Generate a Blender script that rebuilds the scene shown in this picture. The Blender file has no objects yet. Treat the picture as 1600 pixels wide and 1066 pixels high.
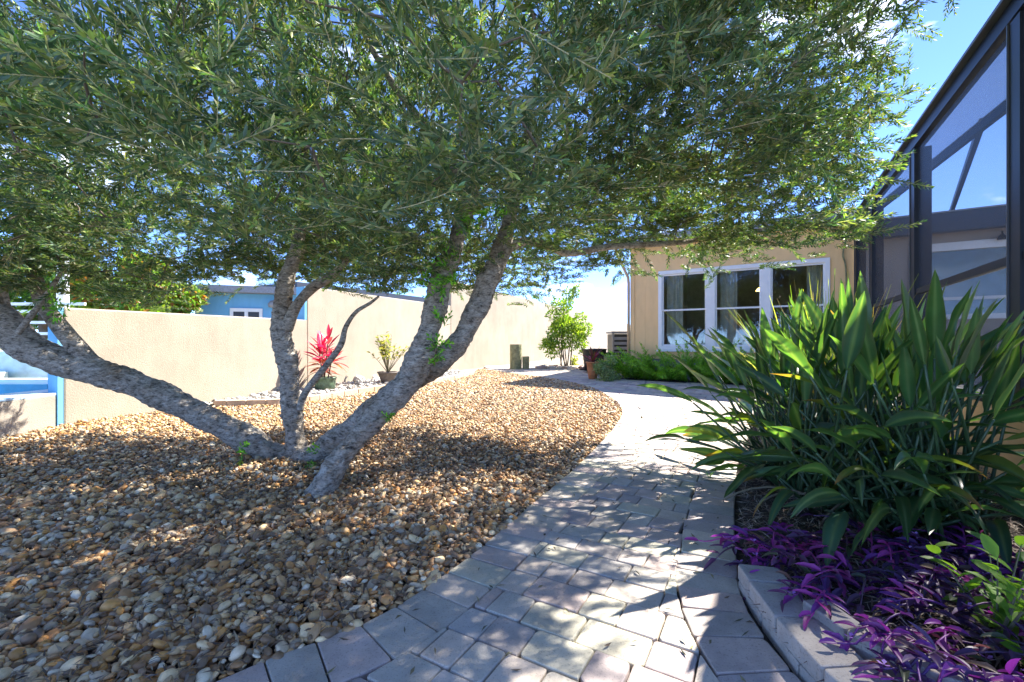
import bpy, math, random
import numpy as np
from mathutils import Vector, Matrix, noise as mnoise

random.seed(7)
RNG = np.random.default_rng(11)
SC = bpy.context.scene
COL = SC.collection
rad = math.radians

# ------------------------------------------------------------------ camera
CAM_H, FPX, SLOPE = 1.1, 711.1, 0.02
cam_d = bpy.data.cameras.new('camera')
cam_d.lens, cam_d.sensor_width, cam_d.clip_start, cam_d.clip_end = 16.0, 36.0, 0.05, 2000
cam = bpy.data.objects.new('camera', cam_d)
COL.objects.link(cam)
cam.location = (0, 0, CAM_H)
cam.rotation_euler = (rad(90), 0, 0)
SC.camera = cam

# ------------------------------------------------------------------ sky and sun
SUN_EL, SUN_AZ = rad(48), math.atan2(0.87, 0.49)
SUN = Vector((math.sin(SUN_AZ) * math.cos(SUN_EL), math.cos(SUN_AZ) * math.cos(SUN_EL), math.sin(SUN_EL)))
W = bpy.data.worlds.new('World')
SC.world = W
W.use_nodes = True
nt = W.node_tree
nt.nodes.clear()
w_out = nt.nodes.new('ShaderNodeOutputWorld')
w_bg = nt.nodes.new('ShaderNodeBackground')
w_bg.inputs['Strength'].default_value = 0.15
w_sky = nt.nodes.new('ShaderNodeTexSky')
w_sky.sky_type = 'NISHITA'
w_sky.sun_disc = False
w_sky.sun_elevation, w_sky.sun_rotation = SUN_EL, SUN_AZ
w_sky.air_density, w_sky.dust_density, w_sky.ozone_density = 0.35, 0.0, 2.0
w_sky.altitude = 2600
# scattered fair-weather clouds over the whole sky
w_tc = nt.nodes.new('ShaderNodeTexCoord')
w_sep = nt.nodes.new('ShaderNodeSeparateXYZ')
nt.links.new(w_tc.outputs['Generated'], w_sep.inputs[0])
w_map = nt.nodes.new('ShaderNodeMapping')
w_map.inputs['Scale'].default_value = (1, 1, 2.6)
w_map.inputs['Location'].default_value = (1.1, 0.3, 0.5)
nt.links.new(w_tc.outputs['Generated'], w_map.inputs[0])
w_no = nt.nodes.new('ShaderNodeTexNoise')
w_no.inputs['Scale'].default_value, w_no.inputs['Detail'].default_value, w_no.inputs['Roughness'].default_value = 2.6, 8, 0.58
nt.links.new(w_map.outputs[0], w_no.inputs['Vector'])
w_rmp = nt.nodes.new('ShaderNodeValToRGB')
w_rmp.color_ramp.elements[0].position, w_rmp.color_ramp.elements[1].position = 0.58, 0.76
nt.links.new(w_no.outputs['Fac'], w_rmp.inputs[0])
w_mix = nt.nodes.new('ShaderNodeMixRGB')
w_mix.inputs['Color2'].default_value = (5.0, 5.2, 5.6, 1)
nt.links.new(w_rmp.outputs['Color'], w_mix.inputs['Fac'])
w_hs = nt.nodes.new('ShaderNodeHueSaturation')
w_hs.inputs['Saturation'].default_value = 1.1
w_hs.inputs['Hue'].default_value = 0.506
nt.links.new(w_sky.outputs[0], w_hs.inputs['Color'])
nt.links.new(w_hs.outputs[0], w_mix.inputs['Color1'])
nt.links.new(w_mix.outputs[0], w_bg.inputs['Color'])
nt.links.new(w_bg.outputs[0], w_out.inputs['Surface'])

sun_d = bpy.data.lights.new('sun', 'SUN')
sun_d.energy, sun_d.angle, sun_d.color = 3.0, rad(0.53), (1.0, 0.95, 0.87)
sun = bpy.data.objects.new('sun', sun_d)
COL.objects.link(sun)
sun.rotation_euler = SUN.to_track_quat('Z', 'Y').to_euler()

SC.view_settings.view_transform = 'Standard'
SC.view_settings.look = 'None'
SC.view_settings.exposure = 2.7
SC.view_settings.gamma = 1.0
SC.view_settings.use_curve_mapping = False
SC.cycles.max_bounces = 10
SC.cycles.transparent_max_bounces = 16
SC.cycles.use_denoising = True

# ------------------------------------------------------------------ helpers
def gz(y):
    return SLOPE * y

def G(px, py, h=0.0):
    """point on the garden's gently rising ground (h above it) along a sight line"""
    d = FPX * (CAM_H - h) / ((py - 533) + FPX * SLOPE)
    return Vector(((px - 800) / FPX * d, d, gz(d) + h))

def P(px, py, d):
    return Vector(((px - 800) / FPX * d, d, CAM_H + (533 - py) / FPX * d))

def tag(o, label=None, cat=None, group=None, kind=None):
    if label: o['label'] = label
    if cat: o['category'] = cat
    if group: o['group'] = group
    if kind: o['kind'] = kind
    return o

def thing(name, label, cat, loc=(0, 0, 0), group=None):
    o = bpy.data.objects.new(name, None)
    o.empty_display_size = 0.1
    COL.objects.link(o)
    o.location = loc
    return tag(o, label, cat, group)

def link(name, me, parent=None):
    o = bpy.data.objects.new(name, me)
    COL.objects.link(o)
    if parent is not None:
        o.parent = parent
        if parent.type == 'EMPTY' or any(parent.location):
            wl = parent.location if parent.parent is None else parent.location + parent.parent.location
            o.location = -wl
    return o

def mesh(name, verts, faces, mat, parent=None, col=None, smooth=False):
    """verts in world coordinates, faces a list of index tuples"""
    me = bpy.data.meshes.new(name)
    me.from_pydata([tuple(v) for v in verts], [], faces)
    me.materials.append(mat)
    if col is not None:
        at = me.attributes.new('col', 'FLOAT_COLOR', 'POINT')
        c = np.ones((len(verts), 4), np.float32)
        c[:, :3] = np.asarray(col, np.float32)
        at.data.foreach_set('color', c.ravel())
    if smooth:
        me.polygons.foreach_set('use_smooth', [True] * len(me.polygons))
    me.update()
    return link(name, me, parent)

def mesh_np(name, v, f, mat, parent=None, col=None, smooth=False):
    """numpy version; f is (n, k) with constant k"""
    me = bpy.data.meshes.new(name)
    n, k = f.shape
    me.vertices.add(len(v)); me.vertices.foreach_set('co', np.ascontiguousarray(v, np.float32).ravel())
    me.loops.add(n * k); me.loops.foreach_set('vertex_index', np.ascontiguousarray(f, np.int32).ravel())
    me.polygons.add(n); me.polygons.foreach_set('loop_start', np.arange(0, n * k, k, dtype=np.int32))
    me.update(calc_edges=True)
    me.polygons.foreach_set('use_smooth', np.full(n, smooth))
    me.materials.append(mat)
    if col is not None:
        at = me.attributes.new('col', 'FLOAT_COLOR', 'POINT')
        c = np.ones((len(v), 4), np.float32); c[:, :3] = col
        at.data.foreach_set('color', c.ravel())
    me.update()
    return link(name, me, parent)

class MB:
    """collects boxes and tubes into one mesh"""
    def __init__(s): s.v, s.f = [], []
    def add(s, v, f):
        b = len(s.v); s.v += [Vector(x) for x in v]; s.f += [tuple(i + b for i in q) for q in f]; return s
    def box(s, o, e, n, s0, s1, n0, n1, z0, z1):
        """box in a frame: origin o, horizontal axes e and n, z up"""
        o, e, n = Vector(o), Vector(e), Vector(n)
        v = [o + e * a + n * b + Vector((0, 0, c)) for c in (z0, z1) for a, b in ((s0, n0), (s1, n0), (s1, n1), (s0, n1))]
        return s.add(v, [(3, 2, 1, 0), (4, 5, 6, 7), (0, 1, 5, 4), (1, 2, 6, 5), (2, 3, 7, 6), (3, 0, 4, 7)])
    def hexa(s, v8):
        return s.add(v8, [(3, 2, 1, 0), (4, 5, 6, 7), (0, 1, 5, 4), (1, 2, 6, 5), (2, 3, 7, 6), (3, 0, 4, 7)])
    def beam(s, a, b, w, h, up=Vector((0, 0, 1))):
        a, b = Vector(a), Vector(b)
        d = (b - a).normalized(); r = d.cross(up).normalized(); u = r.cross(d)
        v = [p + r * x * w / 2 + u * y * h / 2 for p in (a, b) for x, y in ((-1, -1), (1, -1), (1, 1), (-1, 1))]
        return s.hexa(v)
    def tube(s, pts, radii, n=8, cap=True):
        v, f = tube(pts, radii, n, cap); return s.add(v, f)
    def build(s, name, mat, parent=None, smooth=False, bevel=0.0, col=None):
        o = mesh(name, s.v, s.f, mat, parent, smooth=smooth, col=(np.tile(col, (len(s.v), 1)) if col is not None else None))
        if bevel:
            m = o.modifiers.new('edge', 'BEVEL'); m.width = bevel; m.segments = 2; m.limit_method = 'ANGLE'
        return o

def tube(pts, radii, n=8, cap=True):
    pts = [Vector(p) for p in pts]
    v, f = [], []
    ref = Vector((0.31, 0.17, 0.93))
    for i, p in enumerate(pts):
        d = (pts[min(i + 1, len(pts) - 1)] - pts[max(i - 1, 0)]).normalized()
        if abs(d.dot(ref)) > 0.95: ref = Vector((0.9, -0.3, 0.1))
        a = (ref - d * ref.dot(d)).normalized(); b = d.cross(a); ref = a
        for k in range(n):
            t = 2 * math.pi * k / n
            v.append(p + (a * math.cos(t) + b * math.sin(t)) * radii[i])
    for i in range(len(pts) - 1):
        for k in range(n):
            f.append((i * n + k, i * n + (k + 1) % n, (i + 1) * n + (k + 1) % n, (i + 1) * n + k))
    if cap:
        f.append(tuple(range(n - 1, -1, -1)))
        f.append(tuple((len(pts) - 1) * n + k for k in range(n)))
    return v, f

class Pool:
    """like parts of one thing: the largest in view stay parts, the rest join into one"""
    def __init__(s, name, rest, mat, parent, most=290): s.name, s.rest, s.mat, s.parent, s.most, s.items = name, rest, mat, parent, most, []
    def add(s, v, f, col, size=1.0):
        c = sum((Vector(x) for x in v), Vector()) / len(v)
        d = max(.3, c.y)
        ok = abs(c.x) < 1.12 * c.y and abs(c.z - CAM_H) < .75 * c.y
        s.items.append(((size / d) if ok else 0, v, f, np.asarray(col, float)))
    def build(s):
        s.items.sort(key=lambda q: -q[0])
        for q in s.items[:s.most]: mesh(s.name, q[1], q[2], s.mat, s.parent, col=q[3], smooth=True)
        v, f, c = [], [], []
        for q in s.items[s.most:]:
            b0 = len(v); v += q[1]; f += [tuple(x + b0 for x in k) for k in q[2]]; c.append(q[3])
        if v: tag(mesh(s.rest, v, f, s.mat, s.parent, col=np.concatenate(c), smooth=True), kind='stuff')

def lathe(prof, c, n=24):
    v, f = [], []
    for r, z in prof:
        for k in range(n):
            t = 2 * math.pi * k / n
            v.append(Vector((c[0] + r * math.cos(t), c[1] + r * math.sin(t), c[2] + z)))
    for i in range(len(prof) - 1):
        for k in range(n):
            f.append((i * n + k, i * n + (k + 1) % n, (i + 1) * n + (k + 1) % n, (i + 1) * n + k))
    return v, f

def spline(pts, per=8):
    """Catmull-Rom through tuples of any length"""
    pts = [np.array(p, float) for p in pts]
    out = []
    for i in range(len(pts) - 1):
        p0, p1, p2, p3 = pts[max(i - 1, 0)], pts[i], pts[i + 1], pts[min(i + 2, len(pts) - 1)]
        for k in range(per):
            t = k / per
            out.append(0.5 * (2 * p1 + (p2 - p0) * t + (2 * p0 - 5 * p1 + 4 * p2 - p3) * t * t + (3 * p1 - p0 - 3 * p2 + p3) * t ** 3))
    out.append(pts[-1])
    return out

def inside(poly, x, y):
    x, y = np.asarray(x, float), np.asarray(y, float)
    r = np.zeros(x.shape, bool)
    n = len(poly)
    for i in range(n):
        x1, y1 = poly[i]; x2, y2 = poly[(i + 1) % n]
        if y1 == y2: continue
        c = ((y1 > y) != (y2 > y)) & (x < (x2 - x1) * (y - y1) / (y2 - y1) + x1)
        r ^= c
    return r

# ------------------------------------------------------------------ materials
def _base(name):
    m = bpy.data.materials.new(name); m.use_nodes = True
    t = m.node_tree
    return m, t, t.nodes['Principled BSDF'], t.nodes['Material Output']

def _noise(t, scale, detail=5, rough=0.6, vec=None, stretch=None, dim='obj'):
    tc = t.nodes.new('ShaderNodeTexCoord')
    n = t.nodes.new('ShaderNodeTexNoise')
    n.inputs['Scale'].default_value, n.inputs['Detail'].default_value, n.inputs['Roughness'].default_value = scale, detail, rough
    if stretch:
        mp = t.nodes.new('ShaderNodeMapping'); mp.inputs['Scale'].default_value = stretch
        t.links.new(tc.outputs['Object'], mp.inputs[0]); t.links.new(mp.outputs[0], n.inputs['Vector'])
    else:
        t.links.new(tc.outputs['Object'], n.inputs['Vector'])
    return n

def _ramp(t, src, stops):
    r = t.nodes.new('ShaderNodeValToRGB')
    e = r.color_ramp.elements
    while len(e) < len(stops): e.new(0.5)
    for x, (p, c) in zip(e, stops):
        x.position = p
        x.color = (*c, 1) if len(c) == 3 else c
    t.links.new(src, r.inputs[0])
    return r

def _mix(t, fac, a, b, mode='MIX'):
    m = t.nodes.new('ShaderNodeMixRGB'); m.blend_type = mode
    for i, x in (('Fac', fac), ('Color1', a), ('Color2', b)):
        if hasattr(x, 'is_linked'): t.links.new(x, m.inputs[i])
        elif isinstance(x, (int, float)): m.inputs[i].default_value = x
        else: m.inputs[i].default_value = (*x, 1)
    return m.outputs[0]

def _bump(t, bsdf, h, strength, dist=0.01):
    b = t.nodes.new('ShaderNodeBump'); b.inputs['Strength'].default_value = strength; b.inputs['Distance'].default_value = dist
    t.links.new(h, b.inputs['Height']); t.links.new(b.outputs[0], bsdf.inputs['Normal'])

def g3(v): return (v, v, v)

def mat_plain(name, c, rough=0.6, metal=0.0, scale=6, amount=0.25, bump=0.15, bscale=60, bdist=0.004):
    m, t, b, o = _base(name)
    n = _noise(t, scale)
    lo, hi = 1 - amount, 1 + amount * 0.5
    r = _ramp(t, n.outputs['Fac'], [(0.3, tuple(x * lo for x in c)), (0.7, tuple(min(1, x * hi) for x in c))])
    t.links.new(r.outputs[0], b.inputs['Base Color'])
    b.inputs['Roughness'].default_value, b.inputs['Metallic'].default_value = rough, metal
    if bump:
        n2 = _noise(t, bscale, 4)
        _bump(t, b, n2.outputs['Fac'], bump, bdist)
    return m

def mat_attr(name, rough=0.6, scale=30, amount=0.3, bump=0.2, bscale=80, bdist=0.003, speck=None):
    """colour comes from the piece's own colour, with grain on top"""
    m, t, b, o = _base(name)
    a = t.nodes.new('ShaderNodeAttribute'); a.attribute_name = 'col'
    n = _noise(t, scale, 6, 0.65)
    r = _ramp(t, n.outputs['Fac'], [(0.25, g3(1 - amount)), (0.75, g3(1 + amount * 0.4))])
    c = _mix(t, 1.0, a.outputs['Color'], r.outputs[0], 'MULTIPLY')
    if speck:
        n3 = _noise(t, speck, 2, 0.5)
        r3 = _ramp(t, n3.outputs['Fac'], [(0.32, g3(0.45)), (0.42, g3(1.0))])
        c = _mix(t, 0.5, c, r3.outputs[0], 'MULTIPLY')
    t.links.new(c, b.inputs['Base Color'])
    b.inputs['Roughness'].default_value = rough
    n2 = _noise(t, bscale, 5)
    _bump(t, b, n2.outputs['Fac'], bump, bdist)
    return m

def mat_leaf(name, rough=0.4, trans=0.35, under=(1.0, 1.0, 1.0), tcol=(1.0, 1.0, 0.45), gain=2.2, spec=0.5):
    """thin leaf: own colour on the upper side, paler below, light shines through"""
    m, t, b, o = _base(name)
    a = t.nodes.new('ShaderNodeAttribute'); a.attribute_name = 'col'
    geo = t.nodes.new('ShaderNodeNewGeometry')
    und = _mix(t, 1.0, a.outputs['Color'], under, 'MULTIPLY')
    c = _mix(t, geo.outputs['Backfacing'], a.outputs['Color'], und)
    n = _noise(t, 22, 4)
    r = _ramp(t, n.outputs['Fac'], [(0.25, g3(0.75)), (0.75, g3(1.12))])
    c = _mix(t, 1.0, c, r.outputs[0], 'MULTIPLY')
    t.links.new(c, b.inputs['Base Color'])
    b.inputs['Roughness'].default_value = rough
    b.inputs['Specular IOR Level'].default_value = spec
    tr = t.nodes.new('ShaderNodeBsdfTranslucent')
    tc = _mix(t, 1.0, a.outputs['Color'], tuple(x * gain for x in tcol), 'MULTIPLY')
    t.links.new(tc, tr.inputs['Color'])
    mx = t.nodes.new('ShaderNodeMixShader'); mx.inputs[0].default_value = trans
    t.links.new(b.outputs[0], mx.inputs[1]); t.links.new(tr.outputs[0], mx.inputs[2])
    t.links.new(mx.outputs[0], o.inputs['Surface'])
    return m

def mat_stucco(name, c, amount=0.14, bs=0.55):
    m, t, b, o = _base(name)
    n = _noise(t, 1.3, 6)
    r = _ramp(t, n.outputs['Fac'], [(0.3, tuple(x * (1 - amount) for x in c)), (0.7, c)])
    n1 = _noise(t, 3.0, 5, 0.7, stretch=(1, 1, 0.25))
    r1 = _ramp(t, n1.outputs['Fac'], [(0.38, (.78, .77, .75)), (0.56, g3(1.0))])
    cc = _mix(t, 0.35, r.outputs[0], r1.outputs[0], 'MULTIPLY')
    t.links.new(cc, b.inputs['Base Color'])
    b.inputs['Roughness'].default_value = 0.9
    n2 = _noise(t, 70, 5, 0.68)
    _bump(t, b, n2.outputs['Fac'], bs, 0.009)
    return m

def mat_bark():
    m, t, b, o = _base('olive_bark')
    n = _noise(t, 17, 8, 0.72, stretch=(1, 1, 2.0))
    r = _ramp(t, n.outputs['Fac'], [(0.35, (0.05, 0.043, 0.036)), (0.44, (0.26, 0.225, 0.18)), (0.54, (0.38, 0.335, 0.28)), (0.70, (0.56, 0.52, 0.45))])
    n1 = _noise(t, 3.2, 4)
    r1 = _ramp(t, n1.outputs['Fac'], [(0.45, (1, 1, 1)), (0.72, (0.72, 0.62, 0.5))])
    c = _mix(t, 1.0, r.outputs[0], r1.outputs[0], 'MULTIPLY')
    n4 = _noise(t, 42, 3, 0.5, stretch=(1, 1, 2.6))
    r4 = _ramp(t, n4.outputs['Fac'], [(0.36, g3(0.3)), (0.47, g3(1.0))])
    c = _mix(t, 0.75, c, r4.outputs[0], 'MULTIPLY')
    t.links.new(c, b.inputs['Base Color'])
    b.inputs['Roughness'].default_value = 0.9
    hh = _mix(t, 0.5, n.outputs['Fac'], n4.outputs['Fac'])
    _bump(t, b, hh, 1.0, 0.03)
    return m

def mat_glass(name, tint=(0.80, 0.86, 0.90), refl=0.9):
    m, t, b, o = _base(name)
    t.nodes.remove(b)
    tr = t.nodes.new('ShaderNodeBsdfTransparent'); tr.inputs[0].default_value = (*tint, 1)
    gl = t.nodes.new('ShaderNodeBsdfGlossy'); gl.inputs['Roughness'].default_value = 0.02
    gl.inputs[0].default_value = (refl, refl, refl, 1)
    fr = t.nodes.new('ShaderNodeFresnel'); fr.inputs[0].default_value = 1.5
    mx = t.nodes.new('ShaderNodeMixShader')
    t.links.new(fr.outputs[0], mx.inputs[0]); t.links.new(tr.outputs[0], mx.inputs[1]); t.links.new(gl.outputs[0], mx.inputs[2])
    t.links.new(mx.outputs[0], o.inputs['Surface'])
    return m

def mat_screen(name, open_=0.68, c=(0.02, 0.025, 0.035)):
    """fine woven insect screen"""
    m, t, b, o = _base(name)
    b.inputs['Base Color'].default_value = (*c, 1); b.inputs['Roughness'].default_value = 0.5
    tr = t.nodes.new('ShaderNodeBsdfTransparent')
    mx = t.nodes.new('ShaderNodeMixShader'); mx.inputs[0].default_value = open_
    t.links.new(b.outputs[0], mx.inputs[1]); t.links.new(tr.outputs[0], mx.inputs[2])
    t.links.new(mx.outputs[0], o.inputs['Surface'])
    return m

M = {}
M['sand_joint'] = mat_plain('joint_sand', (0.065, 0.056, 0.046), 0.95, scale=30, bscale=150, bump=0.5)
M['soil'] = mat_plain('dark_soil', (0.05, 0.036, 0.028), 0.95, scale=14, amount=0.5, bscale=50, bump=0.8, bdist=0.02)
M['under_gravel'] = mat_plain('sandy_dirt', (0.07, 0.052, 0.036), 0.95, scale=25, amount=0.5, bscale=90, bump=0.8, bdist=0.01)
M['ground'] = mat_plain('sandy_ground', (0.30, 0.26, 0.20), 0.95, scale=2, amount=0.3, bscale=20, bump=0.4)
M['paver'] = mat_attr('tumbled_paver', 0.82, scale=7, amount=0.34, bump=0.5, bscale=160, bdist=0.003, speck=150)
M['pebble'] = mat_attr('river_pebble', 0.55, scale=38, amount=0.35, bump=0.15, bscale=120)
M['litter'] = mat_attr('dry_litter', 0.8, scale=50, amount=0.3, bump=0.1)
M['curb'] = mat_attr('concrete_block', 0.88, scale=12, amount=0.3, bump=0.5, bscale=140, bdist=0.004, speck=130)
M['olive'] = mat_leaf('olive_leaf', 0.48, 0.31, under=(2.1, 1.85, 2.1), tcol=(1.0, 1.15, 0.30), gain=2.4, spec=0.35)
M['twig'] = mat_attr('twig_bark', 0.85, scale=30, amount=0.4)
M['bark'] = mat_bark()
M['strel'] = mat_leaf('glossy_paddle_leaf', 0.3, 0.4, under=(1.15, 1.15, 1.1), tcol=(1.15, 1.1, 0.25), gain=2.6, spec=0.5)
M['stalk'] = mat_leaf('plant_stalk', 0.4, 0.1)
M['purple'] = mat_leaf('purple_leaf', 0.42, 0.3, tcol=(1.3, 0.6, 1.0), gain=1.6)
M['soft'] = mat_leaf('soft_leaf', 0.5, 0.4, tcol=(1.1, 1.1, 0.35), gain=2.0)
M['red'] = mat_leaf('red_leaf', 0.38, 0.4, tcol=(1.2, 0.5, 0.6), gain=1.8)
M['stucco'] = mat_stucco('cream_stucco', (0.44, 0.375, 0.285), 0.22, 0.9)
M['stucco_low'] = mat_stucco('weathered_stucco', (0.36, 0.31, 0.25), 0.25, 0.9)
M['blue_stucco'] = mat_stucco('sky_blue_stucco', (0.16, 0.42, 0.66), 0.1, 0.25)
M['pale_blue'] = mat_plain('pale_blue_paint', (0.48, 0.66, 0.78), 0.7, bump=0.1)
M['pool_blue'] = mat_plain('pool_paint', (0.05, 0.30, 0.48), 0.5, bump=0.1)
M['white'] = mat_plain('white_paint', (0.78, 0.78, 0.76), 0.45, amount=0.06, bump=0.05)
M['peach'] = mat_stucco('peach_siding', (0.86, 0.57, 0.27), 0.08, 0.18)
M['shaded_peach'] = mat_stucco('shaded_peach_stucco', (0.36, 0.31, 0.27), 0.1, 0.2)  # same peach wall, with the shade behind the screen put into its colour
M['tan'] = mat_plain('tan_paint', (0.55, 0.38, 0.22), 0.5, amount=0.1, bump=0.05)
M['concrete'] = mat_plain('grey_concrete', (0.32, 0.31, 0.29), 0.9, scale=9, bump=0.5)
M['bronze'] = mat_plain('bronze_aluminium', (0.013, 0.015, 0.020), 0.42, metal=0.0, amount=0.15, bump=0.05)
M['bronze'].node_tree.nodes['Principled BSDF'].inputs['Specular IOR Level'].default_value = 0.2
M['dull_bronze'] = mat_plain('weathered_bronze', (0.075, 0.08, 0.09), 0.5, amount=0.15, bump=0.05)
M['fascia'] = mat_plain('dark_fascia', (0.022, 0.028, 0.042), 0.5, amount=0.15, bump=0.05)
M['roofing'] = mat_plain('grey_roofing', (0.26, 0.27, 0.29), 0.8, scale=20)
M['screen'] = mat_screen('insect_screen', 0.62, (.010, .014, .024))
M['roof_screen'] = mat_screen('roof_screen_mesh', 0.72, (0.16, 0.17, 0.18))
M['glass'] = mat_glass('window_glass')
M['room'] = mat_plain('room_plaster', (0.30, 0.27, 0.24), 0.9, bump=0.05)
M['curtain'] = mat_plain('curtain_cloth', (0.70, 0.64, 0.50), 0.9, bump=0.1)
M['terracotta'] = mat_plain('terracotta', (0.50, 0.20, 0.08), 0.8, scale=12, bump=0.2)
M['green_pot'] = mat_plain('green_glazed_pot', (0.13, 0.20, 0.12), 0.45, scale=16, amount=0.6, bump=0.2)
M['grey_pot'] = mat_plain('grey_pot', (0.15, 0.12, 0.10), 0.7, scale=14, amount=0.3)
M['black_pot'] = mat_plain('black_plastic', (0.03, 0.035, 0.035), 0.45)
M['wood'] = mat_plain('weathered_post', (0.26, 0.26, 0.13), 0.9, scale=12, amount=0.45, bump=0.6, bscale=30, bdist=0.01)
M['ac'] = mat_plain('grey_metal', (0.28, 0.28, 0.28), 0.5, amount=0.1)
M['water'] = mat_plain('pool_water', (0.04, 0.26, 0.40), 0.05, bump=0.2, bscale=12)
m, t, b, o = _base('lit_shade'); b.inputs['Emission Color'].default_value = (1, 0.6, 0.15, 1); b.inputs['Emission Strength'].default_value = 2.2; b.inputs['Base Color'].default_value = (0.7, 0.5, 0.2, 1)
M['lamp'] = m

# ------------------------------------------------------------------ ground, beds and path outlines (plan coordinates)
def sheet(name, poly, h, mat, kind='structure'):
    v = [(x, y, gz(y) + h) for x, y in poly]
    o = mesh(name, v, [tuple(range(len(v)))], mat)
    return tag(o, kind=kind)

R_ = 400
me_v = [(-R_, -60, gz(-60) - 0.03), (R_, -60, gz(-60) - 0.03), (R_, R_, gz(60) - 0.03), (-R_, R_, gz(60) - 0.03)]
gr_v = [(-R_, -60, gz(-60) - .03), (R_, -60, gz(-60) - .03), (R_, 40, gz(40) - .03), (-R_, 40, gz(40) - .03), (R_, R_, gz(40) - .03), (-R_, R_, gz(40) - .03)]
tag(mesh('ground', gr_v, [(0, 1, 2, 3), (3, 2, 4, 5)], M['ground']), kind='structure')

LEFT_E = [tuple(p) for p in spline([(-1.45, 0.9), (-.854, 1.445), (-.52, 1.70), (-.19, 2.2), (.10, 2.8), (.509, 3.62), (1.10, 5.0), (1.50, 6.2), (1.62, 7.4), (1.48, 9.1), (.89, 10.6), (0, 11.9), (-.8, 13.2)], 10)]
RIGHT_E = [tuple(p) for p in spline([(.98, 0.9), (.885, 1.43), (.92, 1.8), (1.06, 2.15), (1.37, 2.8), (1.95, 3.9), (2.75, 5.2), (3.7, 7.0), (4.72, 9.2)], 10)]
FERN_E = [(4.72, 9.2), (3.7, 9.62), (2.82, 10.0), (2.26, 10.7), (1.95, 10.9), (2.0, 14.5), (-.8, 14.5)]
PATH = LEFT_E + [(-.8, 14.5)] + FERN_E[::-1][1:] + RIGHT_E[::-1][1:]
CURB_E = [(-4.31, 6.57), (-3.4, 6.74), (-3.03, 7.17), (-2.5, 8.25), (-1.48, 9.9), (-.95, 11.5), (-1.0, 13.0)]
GRAVEL = [(-1.45, 0.9)] + LEFT_E[1:] + CURB_E[::-1] + [(-4.7, 6.5), (-5.2, 5.28), (-5.1, 3.5), (-5.0, 0.9)]
sheet('path', PATH, 0.0, M['sand_joint'])
path_o = bpy.data.objects['path']
gravel_o = sheet('gravel_bed', GRAVEL, 0.006, M['under_gravel'])
BED = RIGHT_E[1:] + [(4.72, 9.2), (6.4, 8.55), (3.3, 3.05), (2.09, .9), (.98, .9)]
CAGE_K, CAGE_C = Vector((6.47, 8.62, 0)), Vector((-.4913, -.871, 0))       # screen wall: from the house corner towards the viewer
CAGE_N = Vector((-.871, .4913, 0))                                          # its outward (garden) side

# ------------------------------------------------------------------ pavers
def piece(poly, h0, h1, bev, seed):
    """a tumbled stone on a convex plan outline: worn corners, rounded upper edge, uneven top"""
    rnd = random.Random(seed)
    n = len(poly)
    pts = []
    for i in range(n):
        p, a, b = Vector(poly[i]), Vector(poly[i - 1]), Vector(poly[(i + 1) % n])
        la, lb = (a - p).length, (b - p).length
        if la < 1e-4 or lb < 1e-4: continue
        r = min(0.007 + rnd.random() * 0.012, la * .3, lb * .3)
        pts.append(p + (a - p) * (r / la)); pts.append(p + ((a - p) / la + (b - p) / lb) * r * 0.28); pts.append(p + (b - p) * (r / lb))
    c = sum(pts, Vector((0, 0))) / len(pts)
    pts = [p + (p - c).normalized() * rnd.uniform(-.003, .002) for p in pts]
    v, k = [], len(pts)
    tx, ty = rnd.uniform(-.012, .012), rnd.uniform(-.012, .012)
    for inset, hh in ((0, h0), (0, h1 - bev), (bev * .35, h1 - bev * .25), (bev * 1.1, h1)):
        for p in pts:
            q = c + (p - c) * max(0.0, 1 - inset / max((p - c).length, .01))
            v.append((q.x, q.y, gz(q.y) + hh + ((q.x - c.x) * tx + (q.y - c.y) * ty if hh > h0 else 0)))
    f = []
    for i in range(3):
        for j in range(k):
            f.append((i * k + j, i * k + (j + 1) % k, (i + 1) * k + (j + 1) % k, (i + 1) * k + j))
    f.append(tuple(3 * k + j for j in range(k)))
    return v, f

def clip(poly, p, nrm):
    """keep the part of the convex poly on the nrm side of p"""
    out = []
    for i in range(len(poly)):
        a, b = poly[i], poly[(i + 1) % len(poly)]
        da, db = (a[0] - p[0]) * nrm[0] + (a[1] - p[1]) * nrm[1], (b[0] - p[0]) * nrm[0] + (b[1] - p[1]) * nrm[1]
        if da >= 0: out.append(a)
        if da * db < 0:
            t_ = da / (da - db); out.append((a[0] + (b[0] - a[0]) * t_, a[1] + (b[1] - a[1]) * t_))
    return out

def area(poly):
    return abs(sum(poly[i][0] * poly[(i + 1) % len(poly)][1] - poly[(i + 1) % len(poly)][0] * poly[i][1] for i in range(len(poly)))) / 2

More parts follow.
